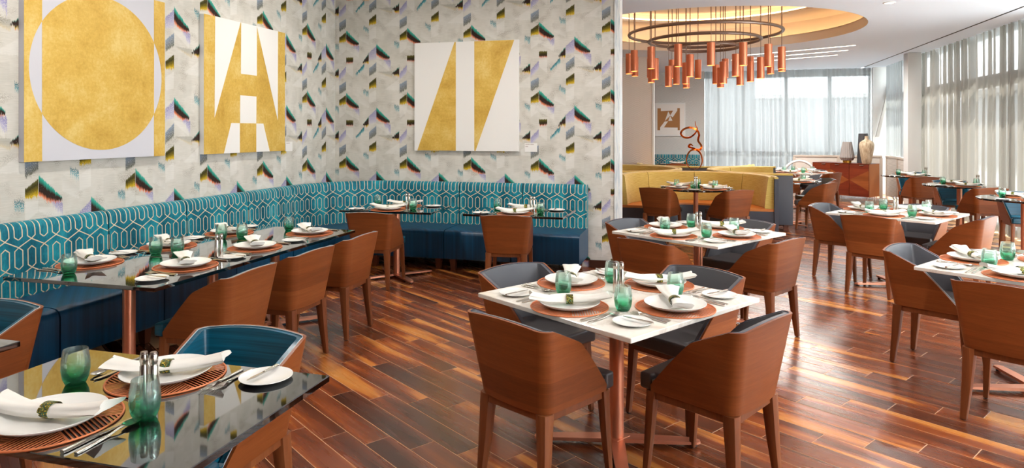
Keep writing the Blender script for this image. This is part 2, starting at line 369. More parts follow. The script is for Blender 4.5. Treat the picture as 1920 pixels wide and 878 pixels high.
# ------------------------------------------------------------------ mesh builder
class MB:
    def __init__(s): s.v = []; s.f = []; s.uv = []; s.mi = []
    def face(s, idx, uv=None, mi=0): s.f.append(tuple(idx)); s.uv.append(uv); s.mi.append(mi)
    def raw(s, vs, fs, mi=0):
        o = len(s.v); s.v += [tuple(p) for p in vs]
        for f in fs: s.face([i + o for i in f], None, mi)
        return s
    def box(s, x0, x1, y0, y1, z0, z1, mi=0):
        v = [(x0, y0, z0), (x1, y0, z0), (x1, y1, z0), (x0, y1, z0), (x0, y0, z1), (x1, y0, z1), (x1, y1, z1), (x0, y1, z1)]
        return s.raw(v, [(3, 2, 1, 0), (4, 5, 6, 7), (0, 1, 5, 4), (1, 2, 6, 5), (2, 3, 7, 6), (3, 0, 4, 7)], mi)
    def bm(s, bm, mi=0, mat=None):
        bm.verts.ensure_lookup_table()
        vs = [(mat @ v.co if mat else v.co) for v in bm.verts]; fs = [[v.index for v in f.verts] for f in bm.faces]
        s.raw(vs, fs, mi); bm.free(); return s
    def rbox(s, x0, x1, y0, y1, z0, z1, b=0.01, seg=2, mi=0):
        bm = bmesh.new(); bmesh.ops.create_cube(bm, size=1)
        for v in bm.verts: v.co = Vector(((x0 + x1) / 2 + v.co.x * (x1 - x0), (y0 + y1) / 2 + v.co.y * (y1 - y0), (z0 + z1) / 2 + v.co.z * (z1 - z0)))
        bmesh.ops.bevel(bm, geom=list(bm.edges), offset=b, segments=seg, affect='EDGES', profile=0.6)
        bm.verts.index_update(); return s.bm(bm, mi)
    def prism(s, pts, z0, z1, b=0, seg=2, mi=0):
        bm = bmesh.new(); lo = [bm.verts.new((x, y, z0)) for x, y in pts]; hi = [bm.verts.new((x, y, z1)) for x, y in pts]; n = len(pts)
        bm.faces.new(list(reversed(lo))); bm.faces.new(hi)
        for i in range(n): bm.faces.new((lo[i], lo[(i + 1) % n], hi[(i + 1) % n], hi[i]))
        bmesh.ops.recalc_face_normals(bm, faces=list(bm.faces))
        if b: bmesh.ops.bevel(bm, geom=[e for e in bm.edges], offset=b, segments=seg, affect='EDGES', profile=0.6, clamp_overlap=True)
        bm.verts.index_update(); return s.bm(bm, mi)
    def lathe(s, prof, n=24, mi=0, cx=0, cy=0, cz=0, close=False):
        o = len(s.v); m = len(prof)
        for r, z in prof:
            for i in range(n):
                a = 2 * PI * i / n; s.v.append((cx + r * math.cos(a), cy + r * math.sin(a), cz + z))
        for j in range(m - 1 if not close else m):
            k = (j + 1) % m
            for i in range(n):
                i2 = (i + 1) % n
                s.face((o + j * n + i, o + j * n + i2, o + k * n + i2, o + k * n + i), None, mi)
        if not close:
            if prof[0][0] > 1e-5: s.face([o + i for i in reversed(range(n))], None, mi)
            if prof[-1][0] > 1e-5: s.face([o + (m - 1) * n + i for i in range(n)], None, mi)
        return s
    def tube(s, pts, r, n=8, mi=0, closed=False):
        o = len(s.v); m = len(pts); pts = [Vector(p) for p in pts]
        up = Vector((0, 0, 1)); rr = r if isinstance(r, (list, tuple)) else [r] * m
        for j, p in enumerate(pts):
            d = (pts[(j + 1) % m] - pts[j - 1]) if closed else (pts[min(j + 1, m - 1)] - pts[max(j - 1, 0)])
            d.normalize(); u = Vector((1, 0, 0)) if abs(d.z) > 0.95 else up
            a = d.cross(u).normalized(); b = a.cross(d).normalized()
            for i in range(n):
                t = 2 * PI * i / n; s.v.append(tuple(p + a * math.cos(t) * rr[j] + b * math.sin(t) * rr[j]))
        for j in range(m if closed else m - 1):
            k = (j + 1) % m
            for i in range(n):
                i2 = (i + 1) % n; s.face((o + j * n + i, o + k * n + i, o + k * n + i2, o + j * n + i2), None, mi)
        if not closed:
            s.face([o + i for i in range(n)], None, mi); s.face([o + (m - 1) * n + i for i in reversed(range(n))], None, mi)
        return s
    def loft(s, secs, mi=0, cap=True):
        o = len(s.v); n = len(secs[0])
        for sec in secs: s.v += [tuple(p) for p in sec]
        for j in range(len(secs) - 1):
            for i in range(n):
                i2 = (i + 1) % n; s.face((o + j * n + i, o + j * n + i2, o + (j + 1) * n + i2, o + (j + 1) * n + i), None, mi)
        if cap:
            s.face([o + i for i in reversed(range(n))], None, mi); e = o + (len(secs) - 1) * n; s.face([e + i for i in range(n)], None, mi)
        return s
    def sweep(s, path, normals, prof, mi=0, uvrow=None):
        """prof: closed list of (d, z); path: points on the wall line; normals: inward unit vectors. UV in metres."""
        o = len(s.v); n = len(prof); L = [0]
        vl = [0]
        for i in range(n): a, b = prof[i], prof[(i + 1) % n]; vl.append(vl[-1] + math.hypot(b[0] - a[0], b[1] - a[1]))
        for p, nn in zip(path, normals):
            for d, z in prof: s.v.append((p[0] + nn[0] * d, p[1] + nn[1] * d, z))
        dm = max(d for d, z in prof)
        for j in range(1, len(path)):
            a, b = path[j - 1], path[j]; na, nb = normals[j - 1], normals[j]
            L.append(L[-1] + math.hypot(b[0] + nb[0] * dm - a[0] - na[0] * dm, b[1] + nb[1] * dm - a[1] - na[1] * dm))
        for j in range(len(path) - 1):
            for i in range(n):
                i2 = (i + 1) % n
                s.face((o + j * n + i, o + j * n + i2, o + (j + 1) * n + i2, o + (j + 1) * n + i),
                       ((L[j], prof[i][1]), (L[j], prof[i2][1]), (L[j + 1], prof[i2][1]), (L[j + 1], prof[i][1])), mi)
        s.face([o + i for i in range(n)], [(prof[i][0], prof[i][1]) for i in range(n)], mi)
        e = o + (len(path) - 1) * n; s.face([e + i for i in reversed(range(n))], [(prof[i][0], prof[i][1]) for i in reversed(range(n))], mi)
        return s
    def mesh(s, name, mats, smooth=40, fix=True):
        me = bpy.data.meshes.new(name); me.from_pydata(s.v, [], s.f); me.update()
        if not isinstance(mats, (list, tuple)): mats = [mats]
        for m in mats: me.materials.append(m)
        if any(u is not None for u in s.uv):
            ul = me.uv_layers.new(name='UVMap')
            for p, u in zip(me.polygons, s.uv):
                if u:
                    for li, c in zip(p.loop_indices, u): ul.data[li].uv = c
        me.polygons.foreach_set('material_index', s.mi)
        if fix:
            b = bmesh.new(); b.from_mesh(me); bmesh.ops.recalc_face_normals(b, faces=list(b.faces)); b.to_mesh(me); b.free()
        if smooth:
            me.polygons.foreach_set('use_smooth', [True] * len(me.polygons)); me.set_sharp_from_angle(angle=rad(smooth))
        me.update(); return me

def link(name, me, parent=None, loc=(0, 0, 0), rz=0):
    o = bpy.data.objects.new(name, me); COL.objects.link(o); o.location = loc; o.rotation_euler = (0, 0, rz)
    if parent: o.parent = parent
    return o
def tag(o, label, cat, group=None):
    o['label'] = label; o['category'] = cat
    if group: o['group'] = group
    return o
def empty(name, loc=(0, 0, 0), rz=0):
    o = bpy.data.objects.new(name, None); o.empty_display_size = 0.1; COL.objects.link(o); o.location = loc; o.rotation_euler = (0, 0, rz); return o
def struct(name, me, parent=None):
    o = link(name, me, parent)
    if parent is None: o['kind'] = 'structure'
    return o
def put(proto, label, cat, loc, rz=0, group=None):
    """proto = (name, mesh or None, [child protos]); a thing and its parts as objects sharing mesh data"""
    def rec(p, parent):
        o = link(p[0], p[1], parent)
        if len(p) > 3 and p[3]: o['label'] = p[3]
        if p[0] == 'wire_lattice': o['kind'] = 'stuff'
        for c in p[2]: rec(c, o)
        return o
    r = rec(proto, None); r.location = loc; r.rotation_euler = (0, 0, rz)
    return tag(r, label, cat, group)
def quadmesh(name, mats, x0, x1, y0, y1, z0, z1): return MB().box(x0, x1, y0, y1, z0, z1).mesh(name, mats, 0)

# ================================================================== SETTING
CEIL = 3.20; NOOK = 3.50   # the wall bench nook has a higher ceiling
floor = struct('floor', quadmesh('floor', M['grout'], -4.7, 4.9, -2.5, 19.0, -0.12, -0.0009))
# planks: the ones that show largest are parts, the rest one joined part
def project(x, y, z=0):
    th = rad(15.3); D = -math.sin(th) * x + math.cos(th) * y; r = math.cos(th) * x + math.sin(th) * y
    if D < 0.2: return (-9999, -9999, D)
    return (960 + 1250 * r / D, 247 + 1250 * (1.58 - z) / D, D)
def plank_bm(L, Wd, b=0.0008, g=0.0019):
    x0, x1, y0, y1 = -L / 2 + g, L / 2 - g, -Wd / 2 + g, Wd / 2 - g
    v = []
    for z, i in ((-0.008, 0), (-b, 0), (0, b)):
        v += [(x0 + i, y0 + i, z), (x1 - i, y0 + i, z), (x1 - i, y1 - i, z), (x0 + i, y1 - i, z)]
    f = []
    for k in (0, 4):
        for i in range(4): j = (i + 1) % 4; f.append((k + i, k + j, k + 4 + j, k + 4 + i))
    f.append((8, 9, 10, 11)); return v, f
pv, pf = plank_bm(PL, PW)
plank_me = MB().raw(pv, pf).mesh('plank', M['plank'], 0)
pk = []
for row in range(-60, 140):
    v = V0 + PW * (row + 0.5)
    for i in range(-30, 30):
        u = U0 + STG * row + PL * (i + 0.5)
        c = PU * u + PV * v
        cs = [PU * (u + a * PL / 2) + PV * (v + b * PW / 2) for a in (-1, 1) for b in (-1, 1)]
        if min(p.x for p in cs) < -4.45 or max(p.x for p in cs) > 4.7 or min(p.y for p in cs) < -1.6 or max(p.y for p in cs) > 18.6: continue
        pr = [project(p.x, p.y) for p in cs]
        vis = any(-20 < q[0] < 1940 and q[1] < 900 for q in pr)
        hid = (c.y > 7.9 and c.x < -1.0) or c.x < -3.9 or (c.y > 7.15 and c.x < -1.2)
        pk.append((0 if (vis and not hid) else 1, max(0.3, project(c.x, c.y)[2]), c))
pk.sort(key=lambda q: (q[0], q[1]))
for q in pk[:298]: link('plank', plank_me, floor, (q[2].x, q[2].y, 0), PA)
mb = MB()
for q in pk[298:]:
    mm = Matrix.Translation((q[2].x, q[2].y, 0)) @ Matrix.Rotation(PA, 4, 'Z')
    mb.raw([mm @ Vector(p) for p in pv], pf)
rest = link('planks', mb.mesh('planks', M['plank'], 0), floor); rest['kind'] = 'stuff'

struct('wall_left', quadmesh('wall_left', M['paper_left'], -4.75, -4.5, -2.5, 7.75, 0, NOOK))
wb = struct('wall_back', quadmesh('wall_back', M['paper_back'], -4.75, -0.89, 7.75, 8.0, 0, NOOK))
struct('trim_1', quadmesh('trim_1', M['marbled'], -0.89, -0.828, 7.735, 8.015, 0, NOOK))
struct('baseboard_back', quadmesh('baseboard_back', M['dark_wood'], -1.18, -0.895, 7.735, 7.75, 0, 0.085))
struct('baseboard_left', quadmesh('baseboard_left', M['dark_wood'], -4.5, -4.485, -2.5, 6.5, 0, 0.085))
struct('wall_front', quadmesh('wall_front', M['dark_wood'], -4.75, 4.95, -2.7, -2.5, 0, NOOK))  # unseen wall behind the camera, dark tone chosen to cut fill light
struct('wall_left_far', quadmesh('wall_left_far', M['wall_paint'], -4.75, -4.5, 8.0, 18.6, 0, CEIL))
struct('wall_chevron', quadmesh('wall_chevron', M['chevron'], -4.5, -0.88, 14.66, 14.9, 0, CEIL))
struct('trim_2', quadmesh('trim_2', M['white_paint'], -0.88, -0.84, 14.645, 14.915, 0, CEIL))
struct('wall_far', quadmesh('wall_far', M['chevron_grey'], -4.75, 0.26, 18.6, 18.85, 0, CEIL))
struct('wall_corner', quadmesh('wall_corner', M['white_paint'], 4.33, 4.95, 18.55, 18.85, 0, CEIL))
# window column and slanted brace in the far corner
struct('column', MB().rbox(4.22, 4.47, 15.32, 15.62, 0, CEIL, 0.006).mesh('column', M['white_paint']))
mb = MB(); mb.loft([[(x + k, y, z) for k, y in ((0, 18.40), (.07, 18.40), (.07, 18.48), (0, 18.48))] for x, z in ((4.36, 1.45), (4.66, 2.75))])
struct('trim_3', mb.mesh('trim_3', M['wall_paint'], 0))

# ceiling with round opening
OC = (0.15, 11.39); OR = 2.38
def ceiling_mesh():
    mb = MB(); x0, x1, y0, y1 = -4.75, 4.09, 8.0, 18.9; z = CEIL
    ang = sorted(set([2 * PI * i / 96 for i in range(96)] + [math.atan2(y - OC[1], x - OC[0]) % (2 * PI) for x in (x0, x1) for y in (y0, y1)]))
    inn, outr = [], []
    for a in ang:
        c, s = math.cos(a), math.sin(a); inn.append((OC[0] + OR * c, OC[1] + OR * s))
        tx = ((x1 if c > 0 else x0) - OC[0]) / c if abs(c) > 1e-9 else 1e9; ty = ((y1 if s > 0 else y0) - OC[1]) / s if abs(s) > 1e-9 else 1e9
        t = min(tx, ty); outr.append((OC[0] + t * c, OC[1] + t * s))
    n = len(ang)
    vs = [(x, y, z) for x, y in inn] + [(x, y, z) for x, y in outr] + [(x, y, z + 0.16) for x, y in inn] + [(x, y, z + 0.7) for x, y in outr]
    fs, m2 = [], []
    for i in range(n):
        j = (i + 1) % n; fs.append((i, j, n + j, n + i))
    mb.raw(vs, fs)
    mb.raw(vs, [(i, (i + 1) % n, 2 * n + (i + 1) % n, 2 * n + i) for i in range(n)], 1)
    xn = -0.86
    mb.raw([(xn, -2.5, z), (x1, -2.5, z), (x1, 8.0, z), (xn, 8.0, z), (x0, -2.5, NOOK), (xn, -2.5, NOOK), (xn, 8.0, NOOK), (x0, 8.0, NOOK), (x0, 8.0, z)],
           [(0, 1, 2, 3), (4, 5, 6, 7), (0, 3, 6, 5), (3, 8, 7, 6)])
    return mb.mesh('ceiling', [M['ceiling_paint'], M['cove_paint']], 30, False)
ceil = struct('ceiling', ceiling_mesh())
mb = MB()
mb.lathe([(OR, 3.36), (2.70, 3.36), (2.78, 3.40), (2.78, 3.66), (2.70, 3.70), (2.05, 3.70), (2.05, 3.74), (2.25, 3.76), (2.25, 3.88), (0.01, 3.88), (0.01, 3.95), (2.9, 3.95), (2.9, 3.34), (OR, 3.34)], 96, 0, OC[0], OC[1], 0, True)
link('cove', mb.mesh('cove', M['cove_paint'], 35), ceil)
for R_, z_, nm in ((2.62, 3.385, 'led_strip'), (2.17, 3.775, 'led_strip')):
    link(nm, MB().tube([(OC[0] + R_ * math.cos(2 * PI * i / 72), OC[1] + R_ * math.sin(2 * PI * i / 72), z_) for i in range(72)], 0.013, 6, 0, True).mesh(nm, M['led_warm']), ceil)
# curtain slot and the ceiling strip beyond it
struct('trim_4', quadmesh('trim_4', M['dark_slot'], 4.03, 4.20, -2.5, 18.55, 3.203, 3.32))
struct('ceiling_window_side', quadmesh('ceiling_window_side', M['ceiling_paint'], 4.125, 4.95, -2.5, 18.9, CEIL - 0.002, CEIL))
struct('roof_light_blocker', quadmesh('roof_light_blocker', M['dark_slot'], -4.9, 5.0, -2.8, 19.2, 4.1, 4.3))  # unseen slab added above the ceiling to stop sky light leaking in
# linear ceiling lights along the floor-board direction
for k, (ex, ey) in enumerate(((2.9, 13.72), (2.93, 14.5), (2.9, 15.35))):
    d = Vector((-math.cos(rad(32)), math.sin(rad(32)), 0)); L = (2.35, 2.5, 1.9)[k]
    t = empty('linear_ceiling_light', (ex + d.x * L / 2, ey + d.y * L / 2, CEIL), math.atan2(d.y, d.x))
    tag(t, ('slim linear ceiling light, the one closest to the copper chandelier', 'slim linear ceiling light in the middle of the three', 'slim linear ceiling light, the one closest to the far sheer curtain')[k], 'ceiling light', 'linear lights in the ceiling')
    link('housing', MB().box(-L / 2 - .01, L / 2 + .01, -.04, .04, -.004, 0.03).mesh('linear_housing', M['white_paint'], 0), t)
    ld = bpy.data.lights.new('linear_lamp', 'AREA'); ld.shape = 'RECTANGLE'; ld.size = L; ld.size_y = 0.05; ld.energy = 55; ld.color = (1, 0.96, 0.9); ld.spread = rad(170)
    lo = bpy.data.objects.new('linear_lamp', ld); COL.objects.link(lo); lo.parent = t; lo.location = (0, 0, -0.012)
    link('diffuser', MB().box(-L / 2, L / 2, -.025, .025, -.008, -.004).mesh('linear_diffuser', M['led_white'], 0), t)
# round recessed downlights: first is real, the rest added out of view as fill
dl_ring = MB().lathe([(0.052, 0), (0.052, -0.008), (0.068, -0.008), (0.072, -0.003), (0.072, 0)], 24, 0, close=True).mesh('downlight_trim', M['white_paint'])
dl_lens = MB().lathe([(0.0001, -0.004), (0.052, -0.004), (0.052, -0.001), (0.0001, -0.001)], 24).mesh('downlight_lens', M['downlight'])
spots = [(2.36, 9.32, 60, 'round recessed downlight in the ceiling by the curtain slot'),
         (-3.2, 1.0, 70, 'added fill downlight over the corner of the wall bench'), (-3.2, 3.4, 90, 'added fill downlight over the first wall bench table'), (-3.2, 5.8, 90, 'added fill downlight over the bench corner'),
         (-1.6, 6.0, 80, 'added fill downlight ahead of the back wall painting'), (-0.9, 1.0, 60, 'added fill downlight beside the front black table'), (0.9, 3.0, 90, 'added fill downlight over the aisle beside the front marble table'), (1.2, 5.8, 90, 'added fill downlight over the aisle beside the second marble table'),
         (2.9, 1.2, 90, 'added fill downlight first along the curtain slot'), (2.9, 4.0, 90, 'added fill downlight second along the curtain slot'), (2.9, 6.7, 90, 'added fill downlight third along the curtain slot')]
for x, y, en, lb in spots:
    t = tag(empty('recessed_downlight', (x, y, NOOK if x < -0.86 else CEIL)), lb, 'ceiling light', 'round recessed downlights')
    link('trim_ring', dl_ring, t); link('lens', dl_lens, t)
    ld = bpy.data.lights.new('downlight_lamp', 'AREA'); ld.shape = 'DISK'; ld.size = 0.12; ld.energy = en * 0.23; ld.color = (1, 0.96, 0.91); ld.spread = rad(165)
    lo = bpy.data.objects.new('downlight_lamp', ld); COL.objects.link(lo); lo.parent = t; lo.location = (0, 0, -0.012)

# windows: frames, panes
def window(name, cells, along, pos_, thick=0.07):
    """cells: list of (a0, a1, z0, z1) panes along the axis; frame members are separate parts"""
    w = empty(name, (0, 0, 0)); w['kind'] = 'structure'
    return w
def bar(parent, name, x0, x1, y0, y1, z0, z1, m): link(name, quadmesh(name, M[m], x0, x1, y0, y1, z0, z1), parent)
w1 = window('window_1', [], 'y', 4.75)
ys = [-2.4, -0.4, 1.6, 3.6, 5.6, 7.6, 9.6, 11.6, 13.6, 15.45, 17.0, 18.5]
for y in ys: bar(w1, 'mullion', 4.72, 4.82, y - .035, y + .035, 0.08, 3.2, 'black_frame')
bar(w1, 'sill_rail', 4.70, 4.84, -2.45, 18.55, 0.0, 0.08, 'black_frame'); bar(w1, 'transom', 4.71, 4.83, -2.45, 18.55, 2.32, 2.52, 'black_frame')
for a, b in zip(ys, ys[1:]):
    bar(w1, 'pane', 4.765, 4.775, a + .035, b - .035, 0.08, 2.32, 'pane'); bar(w1, 'pane', 4.765, 4.775, a + .035, b - .035, 2.52, 3.2, 'pane')
w2 = window('window_2', [], 'x', 18.95)
xs = [0.22, 0.62, 1.27, 2.34, 3.40, 4.36]
for x in xs: bar(w2, 'mullion', x - .035, x + .035, 18.90, 19.0, 0.08, 3.2, 'black_frame')
for z0, z1, n in ((0, .08, 'sill_rail'), (0.92, 1.05, 'transom'), (3.02, 3.2, 'head_rail')): bar(w2, n, 0.2, 4.4, 18.89, 19.01, z0, z1, 'black_frame')
for a, b in zip(xs, xs[1:]):
    bar(w2, 'pane', a + .035, b - .035, 18.945, 18.955, 0.08, 0.92, 'pane'); bar(w2, 'pane', a + .035, b - .035, 18.945, 18.955, 1.05, 3.02, 'pane')

# sheer curtains
def curtain(along0, along1, fixed, axis, z0, z1, m, amp=0.05, per=0.125, seed=1):
    rnd = random.Random(seed); mb = MB(); n = int(abs(along1 - along0) / 0.018); zs = [z0 + (z1 - z0) * k / 7 for k in range(8)]
    ph = 0; cols = []
    for i in range(n + 1):
        a = along0 + (along1 - along0) * i / n; ph += 2 * PI * (abs(along1 - along0) / n) / per * (1 + 0.35 * math.sin(a * 3.1 + seed) + 0.25 * math.sin(a * 7.7))
        cols.append((a, ph))
    for k, z in enumerate(zs):
        fl = 0.75 + 0.5 * (1 - k / 7)
        for a, p in cols:
            d = amp * fl * (math.sin(p + 0.25 * math.sin(k * 0.9 + a)) * 0.8 + 0.3 * math.sin(p * 0.5 + 1 + a))
            mb.v.append((fixed + d, a, z) if axis == 'y' else (a, fixed + d, z))
    c = n + 1
    for k in range(7):
        for i in range(n): mb.face((k * c + i, k * c + i + 1, (k + 1) * c + i + 1, (k + 1) * c + i))
    return mb.mesh('sheer_curtain', m, 180, False)
tag(link('sheer_curtain', curtain(15.7, 10.4, 4.56, 'y', 0.02, 3.197, M['sheer_grey'], 0.06, 0.2, 3)), 'long grey sheer curtain down the window wall behind the teal chairs', 'curtain')
tag(link('sheer_curtain', curtain(18.3, 15.75, 4.56, 'y', 1.0, 3.197, M['sheer_white'], 0.03, 0.12, 5)), 'short cream sheer curtain between the white column and the far corner', 'curtain')
tag(link('sheer_curtain', curtain(0.27, 4.32, 18.68, 'x', 0.02, 3.197, M['sheer_white'], 0.05, 0.15, 8)), 'wide white sheer curtain across the far window', 'curtain')

# ================================================================== outside, seen through the sheers
struct('ground_outside', quadmesh('ground_outside', M['paving'], -30, 60, -20, 60, -0.3, -0.13))
b1 = tag(empty('pale_building', (0, 0, 0)), 'pale grey concrete building beyond the far window', 'building')
for nm, bx, m in (('wall', (-8, 2.4, 29, 36, -.13, 5.2), 'stone_grey'), ('wall', (2.4, 9, 28.2, 36, -.13, 2.9), 'stone_grey'), ('parapet', (-8.1, 2.45, 28.9, 36.1, 5.2, 5.4), 'white_paint'), ('parapet', (2.4, 9.1, 28.1, 36.1, 2.9, 3.05), 'white_paint'), ('plinth', (-8.05, 9.05, 28.0, 28.2, -.13, 0.5), 'black_frame')):
    link(nm, quadmesh('building_' + nm, M[m], *bx), b1)
b2 = tag(empty('low_building', (0, 0, 0)), 'low grey building outside the window wall', 'building')
for nm, bx, m in (('wall', (14, 20, 2, 40, -.13, 3.4), 'stone_grey'), ('roof_slab', (13.6, 20.4, 1.6, 40.4, 3.4, 3.65), 'black_frame')): link(nm, quadmesh('low_' + nm, M[m], *bx), b2)
def crown(seed, r, h):
    rnd = random.Random(seed); mb = MB()
    for k in range(26):
        a = rnd.random() * 2 * PI; q = rnd.random() ** 0.5 * r; zz = (rnd.random() - .5) * h
        bm = bmesh.new(); bmesh.ops.create_icosphere(bm, subdivisions=2, radius=r * (0.35 + 0.25 * rnd.random()))
        for v in bm.verts: v.co *= 1 + 0.25 * (rnd.random() - .5)
        mb.bm(bm, 0, Matrix.Translation((q * math.cos(a), q * math.sin(a), zz)))
    return mb.mesh('crown', M['foliage'], 0)
for (x, y, s, lb) in ((8.2, 12.5, 1, 'young green tree outside the window wall, behind the teal chairs'), (8.6, 17.2, 2, 'young green tree outside the window wall, behind the white column')):
    t = tag(empty('young_tree', (x, y, -0.13)), lb, 'tree', 'young trees outside')
    link('crown', crown(s, 1.1, 1.6), t).location = (0, 0, 2.6)
    link('trunk', MB().tube([(0, 0, 0), (.03, .02, 1.0), (0, 0, 2.4)], [.08, .06, .04], 8).mesh('trunk', M['bark']), t)

# ================================================================== wall bench (banquette)
BACK = [(0.006, 0.46), (0.006, 0.93), (0.012, 0.952), (0.03, 0.964), (0.055, 0.966), (0.08, 0.958), (0.098, 0.94), (0.106, 0.915), (0.112, 0.80), (0.116, 0.62), (0.12, 0.46)]
SEAT = [(0.006, 0.13), (0.006, 0.44), (0.02, 0.459), (0.56, 0.459), (0.60, 0.452), (0.625, 0.434), (0.634, 0.40), (0.634, 0.15), (0.622, 0.13)]
foot_me = MB().loft([[(-.025, -.025, 0), (.025, -.025, 0), (.025, .025, 0), (-.025, .025, 0)], [(-.035, -.035, .132), (.035, -.035, .132), (.035, .035, .132), (-.035, .035, .132)]]).mesh('bench_foot', M['bench_foot'], 0)
def bench(path, nor, label, feet):
    b = empty('banquette_bench', (0, 0, 0)); tag(b, label, 'bench', 'teal wall benches')
    bp = link('back_panel', MB().sweep(path, nor, BACK).mesh('back_panel', M['velvet'], 50), b); bp['label'] = 'teal velvet back woven with cream hexagons'
    st = link('seat', MB().sweep(path, nor, SEAT).mesh('bench_seat', M['blue_bench'], 50), b); st['label'] = 'blue leather seat'
    for p in feet: link('foot', foot_me, b, (p[0], p[1], 0))
G = 0.006
segsL = [(2.35, 3.31, 'short teal bench unit of the side wall, cut by the picture edge'), (3.31, 4.17, 'teal bench unit under the round gold painting'), (4.17, 4.995, 'teal bench unit between the round and triangular gold paintings'),
         (4.995, 5.85, 'teal bench unit under the gold painting of pointed triangles'), (5.85, 6.655, 'last straight teal bench unit of the side wall before the corner')]
for a, b, lb in segsL:
    pts = [(-4.5, a + G + (b - a - 2 * G) * i / 6) for i in range(7)]
    bench(pts, [(1, 0)] * 7, lb, [(-4.4, a + .08), (-4.4, b - .08), (-3.97, a + .08), (-3.97, b - .08)])
cp, cn = [], []
for i in range(15):
    t = PI / 2 * i / 14; ax, ay = 0.975, 1.095
    cp.append((-3.525 - ax * math.cos(t), 6.655 + ay * math.sin(t))); nn = Vector((math.cos(t) / ax, -math.sin(t) / ay)).normalized(); cn.append((nn.x, nn.y))
cn[0] = (1, 0); cn[-1] = (0, -1)
bench(cp, cn, 'curved teal bench unit in the room corner', [(-4.0, 6.75), (-3.62, 7.15)])
segsB = [(-3.525, -2.754, 'teal bench unit beside the corner on the back wall'), (-2.754, -1.962, 'middle teal bench unit of the back wall'), (-1.962, -1.19, 'end teal bench unit of the back wall with an open side')]
for a, b, lb in segsB:
    pts = [(a + G + (b - a - 2 * G) * i / 6, 7.75) for i in range(7)]
    bench(pts, [(0, -1)] * 7, lb, [(a + .09, 7.63), (b - .09, 7.63), (a + .09, 7.2), (b - .09, 7.2)])

# ================================================================== paintings and wall labels
def flat(name, m, polys, X=None, Y=None, off=0.0, th=0.0015, parent=None):
    """thin leaf pieces of a painting: polygons in wall coordinates, standing proud by off"""
    mb = MB()
    for p in polys:
        n = len(p)
        if X is not None: a = [(X + off, s, z) for s, z in p]; b = [(X + off + th, s, z) for s, z in p]
        else: a = [(s, Y - off, z) for s, z in p]; b = [(s, Y - off - th, z) for s, z in p]
        mb.raw(a + b, [tuple(range(n)), tuple(n + i for i in range(n))] + [(i, (i + 1) % n, n + (i + 1) % n, n + i) for i in range(n)])
    return link(name, mb.mesh(name, m, 0), parent)
def arc(cx, cz, r, a0, a1, n=40): return [(cx + r * math.cos(a0 + (a1 - a0) * i / n), cz + r * math.sin(a0 + (a1 - a0) * i / n)) for i in range(n + 1)]
p1 = tag(empty('painting', (-4.5, 4.17, 1.37)), 'large gold leaf painting with a huge round form, over the bench', 'painting', 'gold leaf paintings')
def abs_link(o, parent):
    o.parent = parent; o.matrix_parent_inverse = Matrix.Translation(-Vector(parent.location)); return o
abs_link(link('canvas', MB().box(-4.499, -4.452, 3.54, 4.805, 1.37, 2.705).mesh('canvas', M['grey_canvas'], 0)), p1)
cx, cz, cr = 4.172, 2.035, 0.597
h1 = math.acos((cx - 3.672) / cr); h2 = math.acos((4.685 - cx) / cr)
mid = arc(cx, cz, cr, -PI + h1, -h2, 50) + arc(cx, cz, cr, h2, PI - h1, 50)
lb_ = [(3.54, 1.37), (3.672, 1.37)] + arc(cx, cz, cr, PI + h1, PI - h1, 30) + [(3.672, 2.705), (3.54, 2.705)]
rb_ = [(4.805, 2.705), (4.685, 2.705)] + arc(cx, cz, cr, h2, -h2, 30) + [(4.685, 1.37), (4.805, 1.37)]
abs_link(flat('gold_leaf', M['gold_leaf'], [mid, lb_, rb_], X=-4.452), p1)
p2 = tag(empty('painting', (-4.5, 5.93, 1.366)), 'gold leaf painting of pointed white triangles and small rectangles', 'painting', 'gold leaf paintings')
abs_link(link('canvas', MB().box(-4.499, -4.452, 5.285, 6.572, 1.366, 2.692).mesh('canvas', M['canvas'], 0)), p2)
abs_link(flat('gold_leaf', M['gold_leaf'], [[(5.285, 1.366), (6.572, 1.366), (6.572, 2.692), (5.285, 2.692)]], X=-4.452), p2)
abs_link(flat('white_shape', M['canvas'], [[(5.437, 2.692), (5.809, 2.692), (5.429, 1.716)], [(6.07, 2.692), (6.441, 2.692), (6.436, 1.707)], [(5.818, 2.692), (6.07, 2.692), (6.07, 2.17), (5.815, 2.17)],
    [(5.803, 1.95), (6.064, 1.95), (6.06, 1.667), (5.801, 1.667)], [(5.667, 1.666), (5.797, 1.666), (5.797, 1.366), (5.56, 1.366)], [(6.062, 1.666), (6.18, 1.666), (6.291, 1.366), (6.062, 1.366)]], X=-4.4505), p2)
p3 = tag(empty('painting', (-2.7, 7.75, 1.345)), 'white and gold leaf painting of two slanted wedges on the back wall', 'painting', 'gold leaf paintings')
abs_link(link('canvas', MB().box(-3.367, -2.028, 7.702, 7.749, 1.345, 2.682).mesh('canvas', M['canvas'], 0)), p3)
abs_link(flat('gold_leaf', M['gold_leaf'], [[(-2.838, 2.68), (-2.821, 2.68), (-2.821, 1.347), (-3.33, 1.347)], [(-2.582, 2.68), (-2.079, 2.68), (-2.566, 1.347), (-2.582, 1.347)]], Y=7.702), p3)
p4 = tag(empty('framed_print', (-0.63, 18.6, 1.46)), 'white framed brown print with zigzag shapes on the far grey wall', 'picture')
abs_link(link('frame', MB().box(-1.04, -.235, 18.565, 18.599, 1.46, 2.36).mesh('frame', M['white_paint'], 0)), p4)
abs_link(link('mat_board', MB().box(-1.0, -.27, 18.558, 18.566, 1.50, 2.32).mesh('mat_board', M['canvas'], 0)), p4)
abs_link(flat('brown_print', M['brown_print'], [[(-.971, 1.62), (-.378, 1.62), (-.378, 2.215), (-.971, 2.215)]], Y=18.558), p4)
